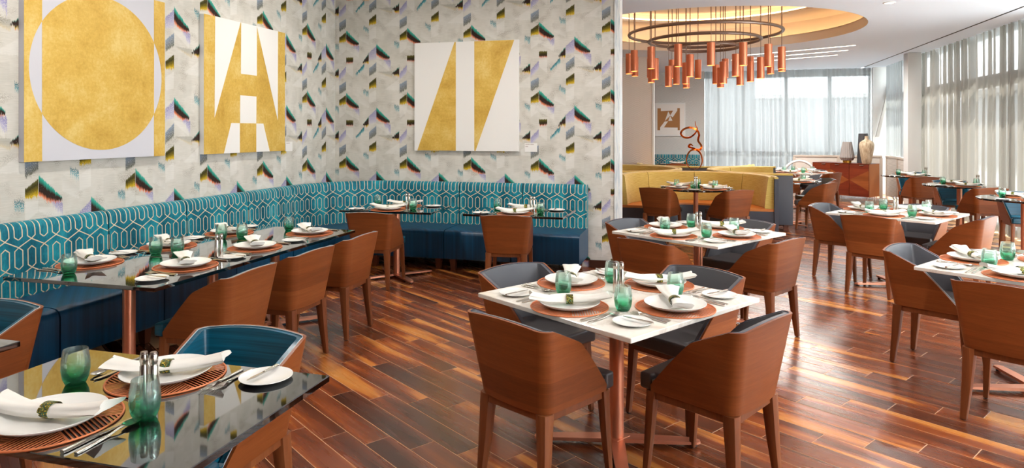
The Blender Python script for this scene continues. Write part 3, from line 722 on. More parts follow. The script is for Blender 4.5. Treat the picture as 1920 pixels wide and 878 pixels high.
def zp(pts): return [(-.971 + (x - 335) / 195 * .593, 2.215 - (y - 337) / 190 * .595) for x, y in pts]
abs_link(flat('white_shape', M['canvas'], [zp([(365, 336), (508, 336), (508, 357), (365, 361)]), zp([(472, 358), (508, 357), (468, 415), (446, 400)]), zp([(430, 364), (448, 400), (400, 448)]), zp([(446, 402), (466, 444), (430, 447)]),
    zp([(398, 452), (428, 450), (392, 503), (359, 503)]), zp([(359, 503), (511, 505), (511, 528), (359, 528)])], Y=18.5565), p4)
lb1 = tag(empty('wall_label', (-4.5, 6.715, 1.41)), 'small white caption card beside the triangular gold painting', 'label')
abs_link(link('card', MB().box(-4.499, -4.494, 6.648, 6.783, 1.357, 1.465).mesh('label_card', M['canvas'], 0)), lb1)
abs_link(link('print_line', MB().box(-4.494, -4.4935, 6.66, 6.73, 1.447, 1.451).mesh('label_print', M['label_ink'], 0)), lb1)
lb2 = tag(empty('wall_label', (-1.885, 7.75, 1.39)), 'small white caption card beside the painting on the back wall', 'label')
abs_link(link('card', MB().box(-1.962, -1.808, 7.744, 7.749, 1.338, 1.442).mesh('label_card', M['canvas'], 0)), lb2)
for a, b, z in ((-1.952, -1.90, 1.427), (-1.893, -1.848, 1.427), (-1.952, -1.92, 1.402)):
    abs_link(link('print_line', MB().box(a, b, 7.7435, 7.744, z - .0025, z + .0025).mesh('label_print', M['label_ink'], 0)), lb2)

# ================================================================== tub chair
ZB, ZT = 0.40, 0.775
def chair_cols():
    """plan columns of the U shell, front of one side round the back to the front of the other: (kind, parameter, top height)"""
    cols = []
    ztip, zk, zc = 0.43, 0.676, 0.763
    side = [1.0, 0.94, 0.86, 0.76, 0.66, 0.56, 0.48, 0.44, 0.40, 0.32, 0.22, 0.11, 0.0]
    for s in side:
        z = ztip + (zk - ztip) * (1 - s) / (1 - 0.44) if s > 0.44 else zk + (zc - zk) * (0.44 - s) / 0.44
        if s == 0.44: z -= 0.003
        cols.append(('s', s, z))
    for k in range(1, 7): cols.append(('c', k / 7, zc + 0.004 * k / 7))
    for k in range(0, 7): cols.append(('b', k / 6, 0.767 + 0.013 * (1 - (1 - k / 6) ** 2)))
    return cols
CC = chair_cols()
def chair_pt(kind, q, z, off, sgn):
    h = (z - ZB) / (ZT - ZB)
    w = 0.205 + 0.052 * h; yb = -0.238 - 0.058 * h; r = 0.058; yf = 0.172
    yc = yb + r
    if kind == 's': p = (w, yc + (yf - yc) * q); n = (1, 0)
    elif kind == 'c':
        a = -q * PI / 2; p = (w - r + r * math.cos(a), yc + r * math.sin(a)); n = (math.cos(a), math.sin(a))
    else: p = ((w - r) * (1 - q), yb - 0.012 * (1 - (1 - q) ** 2)); n = (0, -1)
    return (sgn * (p[0] - n[0] * off), p[1] - n[1] * off, z)
def shell(mb, o0, o1, zlow, dtop, rows=7):
    cols = [(c, 1) for c in CC] + [(c, -1) for c in reversed(CC[:-1])]
    n = len(cols); u = [0]; last = None
    for (k, q, zt), sg in cols:
        p = chair_pt(k, q, 0.5, 0, sg)
        if last: u.append(u[-1] + math.hypot(p[0] - last[0], p[1] - last[1]))
        last = p
    o = len(mb.v)
    for off in (o0, o1):
        for (k, q, zt), sg in cols:
            zz = max(zt - dtop, zlow + 0.02)
            for r in range(rows + 1): mb.v.append(chair_pt(k, q, zlow + (zz - zlow) * r / rows, off, sg))
    R1 = rows + 1
    def V(s, i, r): return o + s * n * R1 + i * R1 + r
    def uvp(s, i, r): return (u[i], mb.v[V(s, i, r)][2])
    for i in range(n - 1):
        for s in (0, 1):
            for r in range(rows):
                q = [(s, i, r), (s, i + 1, r), (s, i + 1, r + 1), (s, i, r + 1)]; mb.face([V(*a) for a in q], [uvp(*a) for a in q])
        for r in (0, rows):
            q = [(0, i, r), (0, i + 1, r), (1, i + 1, r), (1, i, r)]; mb.face([V(*a) for a in q], [uvp(*a) for a in q])
    for i in (0, n - 1):
        for r in range(rows):
            q = [(0, i, r), (0, i, r + 1), (1, i, r + 1), (1, i, r)]; mb.face([V(*a) for a in q], [uvp(*a) for a in q])
mb = MB(); shell(mb, 0.0, 0.013, ZB, 0.0); shell_me = mb.mesh('chair_shell', M['veneer'], 38)
def lining_me(m):
    mb = MB(); shell(mb, 0.0132, 0.036, ZB + 0.03, 0.003); return mb.mesh('chair_lining', m, 38)
def piping_me(m):
    pts = [chair_pt(k, q, zt - 0.0005, 0.0145, 1) for k, q, zt in CC] + [chair_pt(k, q, zt - 0.0005, 0.0145, -1) for k, q, zt in reversed(CC[:-1])]
    return MB().tube(pts, 0.0022, 6).mesh('chair_piping', m, 60)
def cushion_me(m):
    p = [(-.166, -.196), (.166, -.196), (.169, .172), (.204, .178), (.204, .236), (-.204, .236), (-.204, .178), (-.169, .172)]
    return MB().prism(p, 0.401, 0.474, 0.014, 3).mesh('chair_seat', m, 50)
pts = [(.193, .2), (-.193, .2)] + [(-.135 + .058 * math.cos(a), -.165 + .068 * math.sin(a)) for a in [PI + PI / 2 * k / 6 for k in range(7)]] + [(.135 + .058 * math.cos(a), -.165 + .058 * math.sin(a)) for a in [1.5 * PI + PI / 2 * k / 6 for k in range(7)]]
frame_me = MB().prism(pts, 0.362, 0.399, 0.003, 1).mesh('chair_frame', M['chair_leg'], 38)
def leg_me(front, sg):
    secs = []
    for z, k in ((0.399, 0), (0.2, .43), (0.006, 1)):
        if front: cx, cy, a = sg * (.182 + .018 * k), .178 + .025 * k, .023 - .0095 * k; pw = 6.0
        else: cx, cy, a = sg * (.172 + .022 * k), -.205 - .03 * k, .034 - .0165 * k; pw = 3.2
        sec = []
        for i in range(12):
            t = 2 * PI * i / 12 + PI / 12; c, s = math.cos(t), math.sin(t); rr = (abs(c) ** pw + abs(s) ** pw) ** (-1 / pw)
            sec.append((cx + a * rr * c, cy + a * rr * s, z))
        secs.append(sec)
    return MB().loft(secs).mesh('chair_leg', M['chair_leg'], 40)
glide_me = lambda f, sg: MB().lathe([(.010, 0), (.010, .006)], 10, 0, sg * (.200 if f else .194), .203 if f else -.235, 0).mesh('leg_glide', M['black'], 40)
legs = [('leg', leg_me(f, s), [('glide', glide_me(f, s), [])]) for f in (True, False) for s in (1, -1)]
def chair_proto(lin_m, seat_m, pip_m, what, seatlab):
    return ('tub_chair', None, [('shell', shell_me, []), ('lining', lining_me(lin_m), [('piping', piping_me(pip_m), [])], what), ('seat', cushion_me(seat_m), [], seatlab), ('seat_frame', frame_me, [])] + legs)
CG = chair_proto(M['grey_leather'], M['brown_seat'], M['navy_piping'], 'grey leather lining', 'taupe leather seat')
CT = chair_proto(M['teal_leather'], M['teal_leather'], M['piping'], 'teal leather lining', 'teal leather seat')
def chair(kind, x, y, face, label, group):
    """face = direction in degrees the sitter looks"""
    return put(kind, label, 'chair', (x, y, 0), rad(face - 90), group)
VA = 56.0; UA = -34.0
def local(cx, cy, du, dv, a=-34): c, s = math.cos(rad(a)), math.sin(rad(a)); return (cx + du * c - dv * s, cy + du * s + dv * c)
W1C, W2C, W3C, W4C = (-.38, 3.397), (.03, 5.7255), (1.9945, 7.60), (2.0, 4.72)
wt = [(W1C, 'front marble table', ((0, -.485, VA + 4), (.49, .065, UA + 180 + 3), (-.56, 0, UA), (0, .54, VA + 180))),
      (W2C, 'marble table by the booth', ((.06, -.54, VA), (.48, .06, UA + 180), (-.53, .0, UA), (0, .55, VA + 180))),
      (W3C, 'marble table by the sideboard', ((-.03, -.42, VA), (.49, .10, UA + 180), (-.555, .06, UA), (0, .55, VA + 180)))]
where = ('near bench-side', 'near window-side', 'far bench-side', 'far window-side')
for (c, tn, ch) in wt:
    for (du, dv, f), wh in zip(ch, where):
        x, y = local(c[0], c[1], du, dv); chair(CG, x, y, f, 'grey-lined wooden tub chair, %s of the %s' % (wh + ' edge', tn), 'tub chairs of the ' + tn)
chair(CG, 1.615, 5.13, UA, 'wooden tub chair, grey inside, facing the marble table cut by the frame', 'tub chairs of the cut-off marble table')
chair(CG, 1.718, 4.27, VA, 'wooden tub chair seen from behind at the marble table cut by the frame', 'tub chairs of the cut-off marble table')
for y, f, lb in ((3.37, 182, 'wooden tub chair at the first black table along the side wall bench'), (4.05, 178, 'wooden tub chair at the second black table along the side wall bench'), (4.73, 180, 'wooden tub chair at the third black table along the side wall bench')):
    chair(CT, -2.775, y, f, lb, 'tub chairs along the side wall bench')
chair(CT, -1.735, 2.075, 270, 'teal lined wooden tub chair tucked under the front black table', 'teal tub chairs at the front')
chair(CT, -3.16, 2.14, 270, 'teal lined wooden tub chair cut by the picture edge before the bench', 'teal tub chairs at the front')
chair(CT, -3.15, 6.29, 94, 'wooden tub chair at the black table in the bench corner', 'tub chairs before the back wall bench')
chair(CT, -1.785, 6.44, 96, 'wooden tub chair at the black table by the bench end', 'tub chairs before the back wall bench')
chair(CG, -.45, 9.99, 68, 'wooden tub chair at the round booth table, on the bench side', 'tub chairs of the round booth table')
chair(CG, .445, 9.905, 128, 'wooden tub chair at the round booth table, on the window side', 'tub chairs of the round booth table')
chair(CG, 1.86, 11.66, 150, 'wooden tub chair seen from behind beside the grey booth end', 'tub chairs of the side booth table')
chair(CG, 1.98, 12.45, 195, 'wooden tub chair at the side booth table, toward the sideboard', 'tub chairs of the side booth table')
FTC = (2.05, 14.75)
for du, dv, f, lb in ((.5, .0, 146, 'wooden tub chair at the far marble table, beside the sideboard doors'), (0, .52, VA + 180, 'grey lined tub chair behind the far marble table'), (0, -.5, VA, 'tub chair at the near edge of the far marble table'), (-.5, 0, UA, 'tub chair on the booth side of the far marble table')):
    x, y = local(FTC[0], FTC[1], du, dv); chair(CG, x, y, f, lb, 'tub chairs of the far marble table')
for x, y, f, lb in ((4.12, 14.72, 262, 'teal lined tub chair at the window table ahead of the white column'), (3.92, 13.66, 118 - 15, 'wooden tub chair seen from behind at the window table ahead of the white column'),
                    (4.06, 12.34, 266, 'teal lined tub chair at the middle window table'), (4.05, 11.30, 105, 'wooden tub chair seen from behind at the middle window table'),
                    (4.14, 10.12, 266, 'teal lined tub chair at the window table cut by the frame')):
    chair(CT, x, y, f, lb, 'tub chairs along the window wall')
chair(CG, -.43, 17.5, 88, 'wooden tub chair at the far black table under the framed print', None)

# ================================================================== tables
def top_me(a, b, m, name, th=0.022):
    return MB().rbox(-a / 2, a / 2, -b / 2, b / 2, 0.75 - th, 0.75, 0.0025, 1).mesh(name, m, 30)
def round_top(r, m): return MB().lathe([(r - .004, 0.726), (r, 0.729), (r, 0.747), (r - .003, 0.75)], 56).mesh('round_tabletop', m, 30)
col_me = MB().lathe([(.036, .040), (.036, .712), (.09, .716), (.09, .7275)], 28).mesh('table_column', M['copper'], 35)
hub_me = MB().rbox(-.05, .05, -.05, .05, .018, .041, .004, 1).mesh('base_hub', M['copper'], 30)
arm_me = MB().loft([[(.03, -.036, .020), (.03, .036, .020), (.03, .036, .040), (.03, -.036, .040)], [(.33, -.03, .018), (.33, .03, .018), (.33, .03, .034), (.33, -.03, .034)], [(.395, -.027, .018), (.395, .027, .018), (.395, .027, .03), (.395, -.027, .03)], [(.415, -.012, .018), (.415, .012, .018), (.415, .012, .028), (.415, -.012, .028)]]).mesh('base_arm', M['copper'], 30)
gl_me = MB().lathe([(.014, 0), (.016, .004), (.012, .018)], 12).mesh('base_glide', M['black'], 40)
def table(x, y, rz, topme, label, base_rot=PI / 4, group=None, name='dining_table', toplab=None):
    t = tag(empty(name, (x, y, 0), rz), label, 'table', group)
    tp = link('tabletop', topme, t)
    if toplab: tp['label'] = toplab
    link('column', col_me, t); link('base_hub', hub_me, t)
    for k in range(4):
        a = base_rot + PI / 2 * k
        ar = link('base_arm', arm_me, t, (0, 0, 0), a); link('glide', gl_me, ar, (.385, 0, 0))
    return t
MT = top_me(1.0, 1.0, M['marble'], 'marble_top'); GT = top_me(1.05, .69, M['granite'], 'granite_top'); GL = top_me(1.06, .718, M['granite'], 'granite_top_bench'); GB = top_me(1.03, .66, M['granite'], 'granite_top_back')
RT = round_top(.55, M['granite']); RW = round_top(.5, M['granite'])
table(*W1C, rad(-34), MT, 'square white marble table at the front on a copper cross base', group='white marble tables')
table(*W2C, rad(-34), MT, 'square white marble table ahead of the yellow booth', group='white marble tables')
table(*W3C, rad(-34), MT, 'square white marble table ahead of the sideboard', group='white marble tables')
table(*W4C, rad(-36), MT, 'square white marble table cut by the frame on the window side', group='white marble tables')
table(*FTC, rad(-34), MT, 'far white marble table between the booth and the sideboard', group='white marble tables')
T1C = (-1.722, 1.68)
table(*T1C, 0, GT, 'polished black granite table at the very front with two place settings', group='black granite tables')
table(-3.10, 1.69, 0, GT, 'black granite table of which one corner shows at the picture edge', group='black granite tables')
LY = (3.27, 3.995, 4.72)
for y, lb in zip(LY, ('first black granite table along the side wall bench', 'second black granite table along the side wall bench', 'third black granite table along the side wall bench')):
    table(-3.29, y, 0, GL, lb, group='black granite tables')
TB1, TB2 = (-3.125, 6.67), (-1.735, 6.68)
table(*TB1, rad(2), GB, 'black granite table in the bench corner by the back wall', group='black granite tables')
table(*TB2, rad(-1), GB, 'black granite table by the open end of the back wall bench', group='black granite tables')
BTC, SBC = (.02, 10.25), (1.5, 12.15)
table(*BTC, 0, RT, 'round black table inside the yellow booth', group='round black tables')
table(*SBC, 0, RT, 'round black table of the side booth behind its grey end', group='round black tables')
RTS = ((3.95, 14.15, 'window table ahead of the white column'), (3.98, 11.85, 'middle window table'), (3.95, 9.66, 'window table cut by the frame'))
for x, y, lb in RTS: table(x, y, 0, RW, 'round black ' + lb, group='round black tables')
FBC = (-.43, 17.82)
table(*FBC, 0, GB, 'black table under the framed print by the far wall', group='black granite tables')

# ================================================================== place settings
TZ = 0.75
def placemat():
    R_ = 0.183
    rim = MB().tube([((R_) * math.cos(2 * PI * i / 60), R_ * math.sin(2 * PI * i / 60), .0035) for i in range(60)], .0032, 6, 0, True).mesh('mat_rim', M['copper_wire'])
    mb = MB(); t60 = math.tan(PI / 3)
    def barseg(p, q, w=.0021, z0=.0012, z1=.0027):
        d = Vector((q[0] - p[0], q[1] - p[1])); 
        if d.length < .004: return
        d.normalize(); n = Vector((-d.y, d.x)) * w
        v = [(p[0] + n.x, p[1] + n.y), (q[0] + n.x, q[1] + n.y), (q[0] - n.x, q[1] - n.y), (p[0] - n.x, p[1] - n.y)]
        mb.raw([(x, y, z0) for x, y in v] + [(x, y, z1) for x, y in v], [(4, 5, 6, 7), (0, 1, 5, 4), (1, 2, 6, 5), (2, 3, 7, 6), (3, 0, 4, 7)])
    for k in range(6):
        a = k * PI / 3 + .3; e = Vector((math.cos(a), math.sin(a))); nrm = Vector((-e.y, e.x)); d = 0.0
        while d < R_ * math.sin(PI / 3):
            t0 = d / t60; t1 = math.sqrt(max(0, R_ * R_ - d * d))
            if t1 > t0: p = nrm * d + e * t0; q = nrm * d + e * t1; barseg(p, q, .0021 if d else .003)
            d += 0.0118
    return rim, mb.mesh('mat_wires', M['copper_wire'], 0)
rim_me, wire_me = placemat()
P_MAT = ('placemat', None, [('rim', rim_me, []), ('wire_lattice', wire_me, [])])
plate_me = MB().lathe([(.0001, .004), (.085, .004), (.115, .010), (.141, .0235), (.1435, .0245), (.1445, .0235), (.143, .0205), (.117, .006), (.088, 0), (.0001, 0)], 48).mesh('dinner_plate', M['porcelain'], 50)
bread_me = MB().lathe([(.0001, .0035), (.055, .0035), (.083, .013), (.086, .0135), (.0865, .012), (.06, 0), (.0001, 0)], 36).mesh('bread_plate', M['porcelain'], 50)
def napkin(seed):
    rnd = random.Random(seed); secs = []; N = 28; ST = 15; L = .185; ph = rnd.random() * 6
    for j in range(ST):
        q = -1 + 2 * j / (ST - 1); a = .025 + .027 * abs(q) ** 1.5; b = .019 - .007 * abs(q) ** 1.2
        z0 = .004 + .030 * q * q; sec = []
        for i in range(N):
            t = 2 * PI * i / N; f = 1 + (.06 + .10 * abs(q)) * math.sin(4 * t + ph + q * 1.5) + .05 * math.sin(7 * t + 2 * ph)
            y = a * f * math.cos(t); z = b * f * math.sin(t)
            xx = q * L
            if j in (0, ST - 1): xx += (1 if q > 0 else -1) * (.022 * abs(math.cos(t)) - .014)
            sec.append((xx, y + .006 * math.sin(q * 3 + ph), z0 + b * 1.02 + z))
        secs.append(sec)
    me = MB().loft(secs).mesh('napkin', M['linen'], 60)
    ring = MB().lathe([(.0292, -.016), (.0312, -.016), (.0318, 0), (.0312, .016), (.0292, .016)], 28, 0, close=True)
    ring.v = [(z, x * .93, y * .73 + .0238) for x, y, z in ring.v]
    return ('napkin', me, [('napkin_ring', ring.mesh('napkin_ring', M['glitter'], 60), [], 'green and gold beaded ring')])
NAPS = [napkin(k) for k in range(3)]
def tumbler():
    o = [(.0001, 0), (.026, 0), (.030, .003), (.038, .022), (.0425, .05), (.0415, .078), (.0365, .113), (.0355, .115), (.0345, .113), (.0392, .078), (.0402, .05), (.0358, .025), (.025, .014), (.0001, .012)]
    return MB().lathe(o, 32).mesh('tumbler', M['green_glass'], 60)
P_GLASS = ('glass_tumbler', tumbler(), [])
shaker_me = MB().lathe([(.0115, 0), (.0125, .002), (.0125, .082), (.011, .084), (.011, .090), (.0125, .092), (.0125, .104), (.0105, .108)], 18).mesh('shaker_body', M['steel'], 40)
cap_me = MB().lathe([(.0105, .1082), (.011, .109), (.0095, .113), (.0001, .1135)], 18).mesh('shaker_cap', M['bronze'], 50)
for _m in (shaker_me, cap_me):
    for _v in _m.vertices: _v.co.z *= 1.42
P_SHAKE = ('table_shaker', None, [('body', shaker_me, []), ('cap', cap_me, [])])
def strip(mb, st):
    """rounded strip along y: stations (y, x centre, half width, z, half thickness)"""
    mb.loft([[(cx + hw * c, y, z + ht * s) for c, s in ((-1, -.5), (-.6, -1), (.6, -1), (1, -.5), (1, .5), (.6, 1), (-.6, 1), (-1, .5))] for y, cx, hw, z, ht in st])
def fork():
    mb = MB(); strip(mb, [(-.10, 0, .006, .003, .0028), (-.09, 0, .008, .003, .003), (0, 0, .0048, .004, .0026), (.03, 0, .0038, .009, .002), (.045, 0, .009, .0085, .0014), (.058, 0, .012, .006, .0012)])
    for k in range(4): cx = (-9.6 + 6.4 * k) * .001; strip(mb, [(.055, cx, .0021, .0065, .0011), (.075, cx, .0018, .0042, .001), (.102, cx, .0009, .0078, .0007)])
    return mb.mesh('fork', M['steel'], 50)
def knife():
    mb = MB(); strip(mb, [(-.115, 0, .007, .0045, .0045), (-.105, 0, .009, .0045, .0045), (-.02, 0, .0068, .0045, .004), (-.01, 0, .006, .0045, .003)])
    strip(mb, [(-.012, 0, .008, .004, .0014), (.06, .001, .010, .004, .0011), (.10, .002, .008, .004, .001), (.115, .004, .002, .004, .0008)]); return mb.mesh('knife', M['steel'], 50)
def spoon():
    mb = MB(); strip(mb, [(-.10, 0, .006, .003, .0028), (-.09, 0, .008, .003, .003), (0, 0, .0045, .004, .0026), (.035, 0, .0035, .010, .002), (.052, 0, .006, .0095, .0014)])
    o = len(mb.v); rows = []
    for j in range(7):
        r = j / 6
        for i in range(20):
            t = 2 * PI * i / 20; mb.v.append((.0195 * r * math.cos(t), .078 + .030 * r * math.sin(t) * (1 if math.sin(t) < 0 else .9), .0012 + .0088 * r * r))
    for j in range(6):
        for i in range(20): mb.face((o + j * 20 + i, o + j * 20 + (i + 1) % 20, o + (j + 1) * 20 + (i + 1) % 20, o + (j + 1) * 20 + i))
    return mb.mesh('spoon', M['steel'], 60, False)
def butter():
    mb = MB(); strip(mb, [(-.085, 0, .0055, .004, .0036), (-.075, 0, .007, .004, .0038), (-.01, 0, .005, .004, .003)]); strip(mb, [(-.012, 0, .006, .004, .0013), (.04, .001, .009, .004, .001), (.07, .003, .003, .004, .0008)])
    return mb.mesh('butter_knife', M['steel'], 50)
P_FORK, P_KNIFE, P_SPOON, P_BUT = ('fork', fork(), []), ('dinner_knife', knife(), []), ('spoon', spoon(), []), ('butter_knife', butter(), [])
sc_n = [0]
def setting(x, y, face, place, tn, lite=False, bread=(-.35, -.03), glass=(.205, .145), nap=45, cut=True, glass_on=True):
    """one place setting; (x, y) plate centre, face = the way the sitter looks"""
    sc_n[0] += 1; rnd = random.Random(sc_n[0] * 17)
    rz = rad(face - 90); c, s = math.cos(rz), math.sin(rz)
    def at(px, py, dz=0.0): return (x + px * c - py * s, y + px * s + py * c, TZ + dz)
    w = '%s, %s' % (place, tn); j = lambda a: (rnd.random() - .5) * 2 * a
    put(P_MAT, 'round copper wire placemat, ' + w, 'placemat', at(0, 0), rz + j(.4), 'placemats on the ' + tn)
    put(('dinner_plate', plate_me, []), 'white dinner plate, ' + w, 'plate', at(0, 0, .0062), rz, 'dinner plates on the ' + tn)
    put(NAPS[sc_n[0] % 3], 'white napkin in a beaded ring, ' + w, 'napkin', at(.0, 0, .0128), rz + rad(nap + j(5)), 'napkins on the ' + tn)
    put(('bread_plate', bread_me, []), 'small white bread plate, ' + w, 'plate', at(*bread), rz, 'bread plates on the ' + tn)
    if glass_on: put(P_GLASS, 'green glass tumbler, ' + w, 'glass', at(*glass), rz, 'green tumblers on the ' + tn)
    put(P_FORK, ('steel fork, ' if lite else 'inner steel fork, ') + w, 'fork', at(-.205, -.02), rz + rad(j(3)), 'forks on the ' + tn)
    put(P_KNIFE, 'dinner knife, ' + w, 'knife', at(.205, -.02), rz + rad(j(3)), 'dinner knives on the ' + tn)
    put(P_BUT, 'butter knife on the bread plate, ' + w, 'knife', at(bread[0] + .02, bread[1] - .005, .0125), rz + rad(j(8)), 'butter knives on the ' + tn)
    if not lite:
        put(P_FORK, 'outer steel fork, ' + w, 'fork', at(-.235, -.03), rz + rad(j(3)), 'forks on the ' + tn)
        put(P_SPOON, 'steel spoon, ' + w, 'spoon', at(.238, -.03), rz + rad(j(3)), 'spoons on the ' + tn)
def shakers(x, y, ang, tn, a='bench-side', b='window-side'):
    d = (math.cos(ang) * .0155, math.sin(ang) * .0155)
    put(P_SHAKE, 'slim steel shaker, %s of the pair, %s' % (a, tn), 'shaker', (x - d[0], y - d[1], TZ), 0, 'steel shakers')
    put(P_SHAKE, 'slim steel shaker, %s of the pair, %s' % (b, tn), 'shaker', (x + d[0], y + d[1], TZ), 0, 'steel shakers')
FOUR = ((0, -.34, VA, 'near bench-side place'), (.34, .02, UA + 180, 'near window-side place'), (-.34, .02, UA, 'far bench-side place'), (0, .35, VA + 180, 'far window-side place'))
for c, tn in ((W1C, 'front marble table'), (W2C, 'marble table by the booth'), (W3C, 'marble table by the sideboard')):
    for du, dv, f, pl in FOUR: setting(*local(c[0], c[1], du, dv), f, pl, tn)
    shakers(*local(c[0], c[1], -.03, .05), .2, tn)
for k in (2, 0, 3):
    du, dv, f, pl = FOUR[k]; setting(*local(W4C[0], W4C[1], du, dv, -36), f - 2, pl, 'marble table at the frame edge')
T1N = 'front black table'
setting(-1.72, 1.868, 270, 'far place', T1N, glass=(.245, .13), bread=(-.335, -.07), nap=25)
setting(-1.772, 1.486, 90, 'near place', T1N, glass=(.238, .095), bread=(-.34, .0), nap=8)
shakers(-1.60, 1.664, .15, T1N)
ON = ('first', 'second', 'third')
for k in range(3):
    tn = '%s wall bench table' % ON[k]
    setting(-3.02, (3.43, 4.10, 4.80)[k], 180, 'chair-side place', tn, bread=(-.36, -.09), glass=(.33, .36) if k < 2 else (.1, .26), nap=45)
    setting(-3.66, (3.34, 3.99, 4.64)[k], 0, 'bench-side place', tn, bread=(-.33, -.08), glass=(.27, .14), nap=55)
shakers(-3.0, 3.70, 1.2, 'first wall bench table', 'near', 'far')
for (cx, cy), tn, r in ((TB1, 'corner bench table', 2), (TB2, 'bench end table', -1)):
    setting(cx - .01, cy - .189, 90 + r, 'chair-side place', tn, bread=(-.34, -.05), glass=(.24, .10), nap=5)
    setting(cx + .01, cy + .189, 270 + r, 'bench-side place', tn, bread=(-.33, -.02), glass=(.30, .06), nap=5)
    shakers(cx + .12, cy + .02, .2, tn)
def ring_settings(c, tn, lst, r=.33, **kw):
    for deg, pl in lst:
        x, y = c[0] + r * math.cos(rad(deg)), c[1] + r * math.sin(rad(deg)); setting(x, y, deg + 180, pl, tn, True, bread=(-.325, .05), glass=(.17, .12), nap=130, **kw)
ring_settings(BTC, 'round booth table', ((225, 'near bench-side place'), (315, 'near window-side place'), (135, 'far bench-side place'), (45, 'far window-side place')), .34)
shakers(BTC[0], BTC[1] + .1, .2, 'round booth table')
ring_settings(SBC, 'side booth table', ((300, 'near place'), (30, 'sideboard-side place'), (180, 'booth-side place')), .34)
for du, dv, f, pl in FOUR: setting(*local(FTC[0], FTC[1], du, dv), f, pl, 'far marble table', True)
for x, y, tn in RTS:
    ring_settings((x, y), tn, ((90, 'far place'), (270, 'near place')), .29); shakers(x + .26, y + .02, .3, tn)
setting(FBC[0], FBC[1] - .15, 90, 'chair-side place', 'black table under the framed print', True, nap=0)

# ================================================================== booths
def booth(cx, cy, face, label, R_=1.19, hub=0):
    """half-round booth opening toward face (degrees)"""
    b = tag(empty('round_booth', (cx, cy, 0), rad(face + 90)), label, 'booth', 'yellow and charcoal booths')   # local opening toward -y
    def path(a0, a1, n, st=True):
        p, nn = [], []
        for i in range(n + 1):
            a = a0 + (a1 - a0) * i / n; p.append((R_ * math.cos(a), R_ * math.sin(a))); nn.append((-math.cos(a), -math.sin(a)))
        return p, nn
    p, nn = path(PI, 0, 40); p = [(-R_, -.10)] + p + [(R_, -.10)]; nn = [(1, 0)] + nn + [(-1, 0)]
    link('shell', MB().sweep(p, nn, [(0, .1), (0, .87), (.012, .885), (.045, .885), (.055, .87), (.055, .1)]).mesh('booth_shell', M['dark_leather'], 40), b)
    link('top_trim', MB().sweep(p, nn, [(.002, .886), (.002, .905), (.012, .915), (.045, .915), (.055, .905), (.055, .886)]).mesh('booth_trim', M['gold_weave'], 40), b)['label'] = 'yellow top trim'
    pr = [(.058, .44), (.058, .88), (.068, .905), (.095, .915), (.125, .905), (.14, .875), (.165, .66), (.185, .46), (.18, .44)]
    for a0, a1 in ((PI + .05, 3 * PI / 4), (3 * PI / 4, PI / 2), (PI / 2, PI / 4), (PI / 4, -.05)):
        q, m = path(a0 - .004, a1 + .004, 14); link('back_cushion', MB().sweep(q, m, pr).mesh('booth_cushion', M['gold_weave'], 45), b)['label'] = 'yellow slub fabric back cushion'
    q, m = path(PI, 0, 36); q = [(-R_, -.08)] + q + [(R_, -.08)]; m = [(1, 0)] + m + [(-1, 0)]
    link('seat', MB().sweep(q, m, [(.058, .40), (.058, .438), (.55, .438), (.575, .428), (.58, .40)]).mesh('booth_seat', M['tan_leather'], 40), b)['label'] = 'tan leather seat'
    link('seat_base', MB().sweep(q, m, [(.058, .1), (.058, .399), (.575, .399), (.575, .1)]).mesh('booth_base', M['dark_leather'], 40), b)
    for a in (PI, 3 * PI / 4, PI / 2, PI / 4, 0):
        link('foot', MB().rbox(-.035, .035, -.035, .035, 0, .1, .004, 1).mesh('booth_foot', M['bench_foot'], 30), b, ((R_ - .07) * math.cos(a), (R_ - .07) * math.sin(a), 0))
    return b
booth(0, 10.55, 270, 'half-round yellow booth opening to the viewer with tan seat')
booth(1.40, 12.5, 0, 'half-round yellow booth opening to the window wall, grey end showing')
booth(-1.40, 12.5, 180, 'half-round yellow booth half hidden by the patterned wall')
booth(0, 14.45, 90, 'half-round yellow booth opening away at the back of the cluster')
# post with ribbon sculpture between the booths
t = tag(empty('booth_post', (0, 11.93, 0)), 'slim black post standing between the yellow booths', 'post')
link('shaft', MB().rbox(-.03, .03, -.03, .03, .012, .9, .003, 1).mesh('post_shaft', M['dark_slot'], 30), t)
link('cap_plate', MB().rbox(-.075, .075, -.075, .075, .9, .915, .003, 1).mesh('post_cap', M['dark_slot'], 30), t)
link('foot_plate', MB().rbox(-.08, .08, -.08, .08, 0, .012, .003, 1).mesh('post_foot', M['dark_slot'], 30), t)
def ribbon(pts, wid, twist, name):
    """flat metal ribbon: Catmull-Rom through points (x, z, y)"""
    P = [Vector((x, y, z)) for x, z, y in pts]; out = []
    for i in range(len(P) - 1):
        a, b, c, d = P[max(i - 1, 0)], P[i], P[i + 1], P[min(i + 2, len(P) - 1)]
        for k in range(8):
            s = k / 8; out.append(0.5 * ((2 * b) + (c - a) * s + (2 * a - 5 * b + 4 * c - d) * s * s + (3 * b - a - 3 * c + d) * s ** 3))
    out.append(P[-1]); n = len(out); secs = []
    for i, p in enumerate(out):
        d = (out[min(i + 1, n - 1)] - out[max(i - 1, 0)]).normalized(); a = twist[0] + (twist[1] - twist[0]) * i / (n - 1)
        r0 = Vector((0, 1, 0)); r0 = (r0 - d * r0.dot(d)).normalized(); r1 = d.cross(r0); w = (r0 * math.cos(a) + r1 * math.sin(a)); nn = d.cross(w)
        ww = wid * (0.35 + 0.65 * min(1, 6 * i / n, 6 * (n - 1 - i) / n + .05)); secs.append([p + w * ww + nn * .002, p - w * ww + nn * .002, p - w * ww - nn * .002, p + w * ww - nn * .002])
    return MB().loft(secs).mesh(name, M['copper_ribbon'], 50)
K = .00208
def sp(l): return [((x - 662) * K, (862 - z) * K, y) for x, z, y in l]
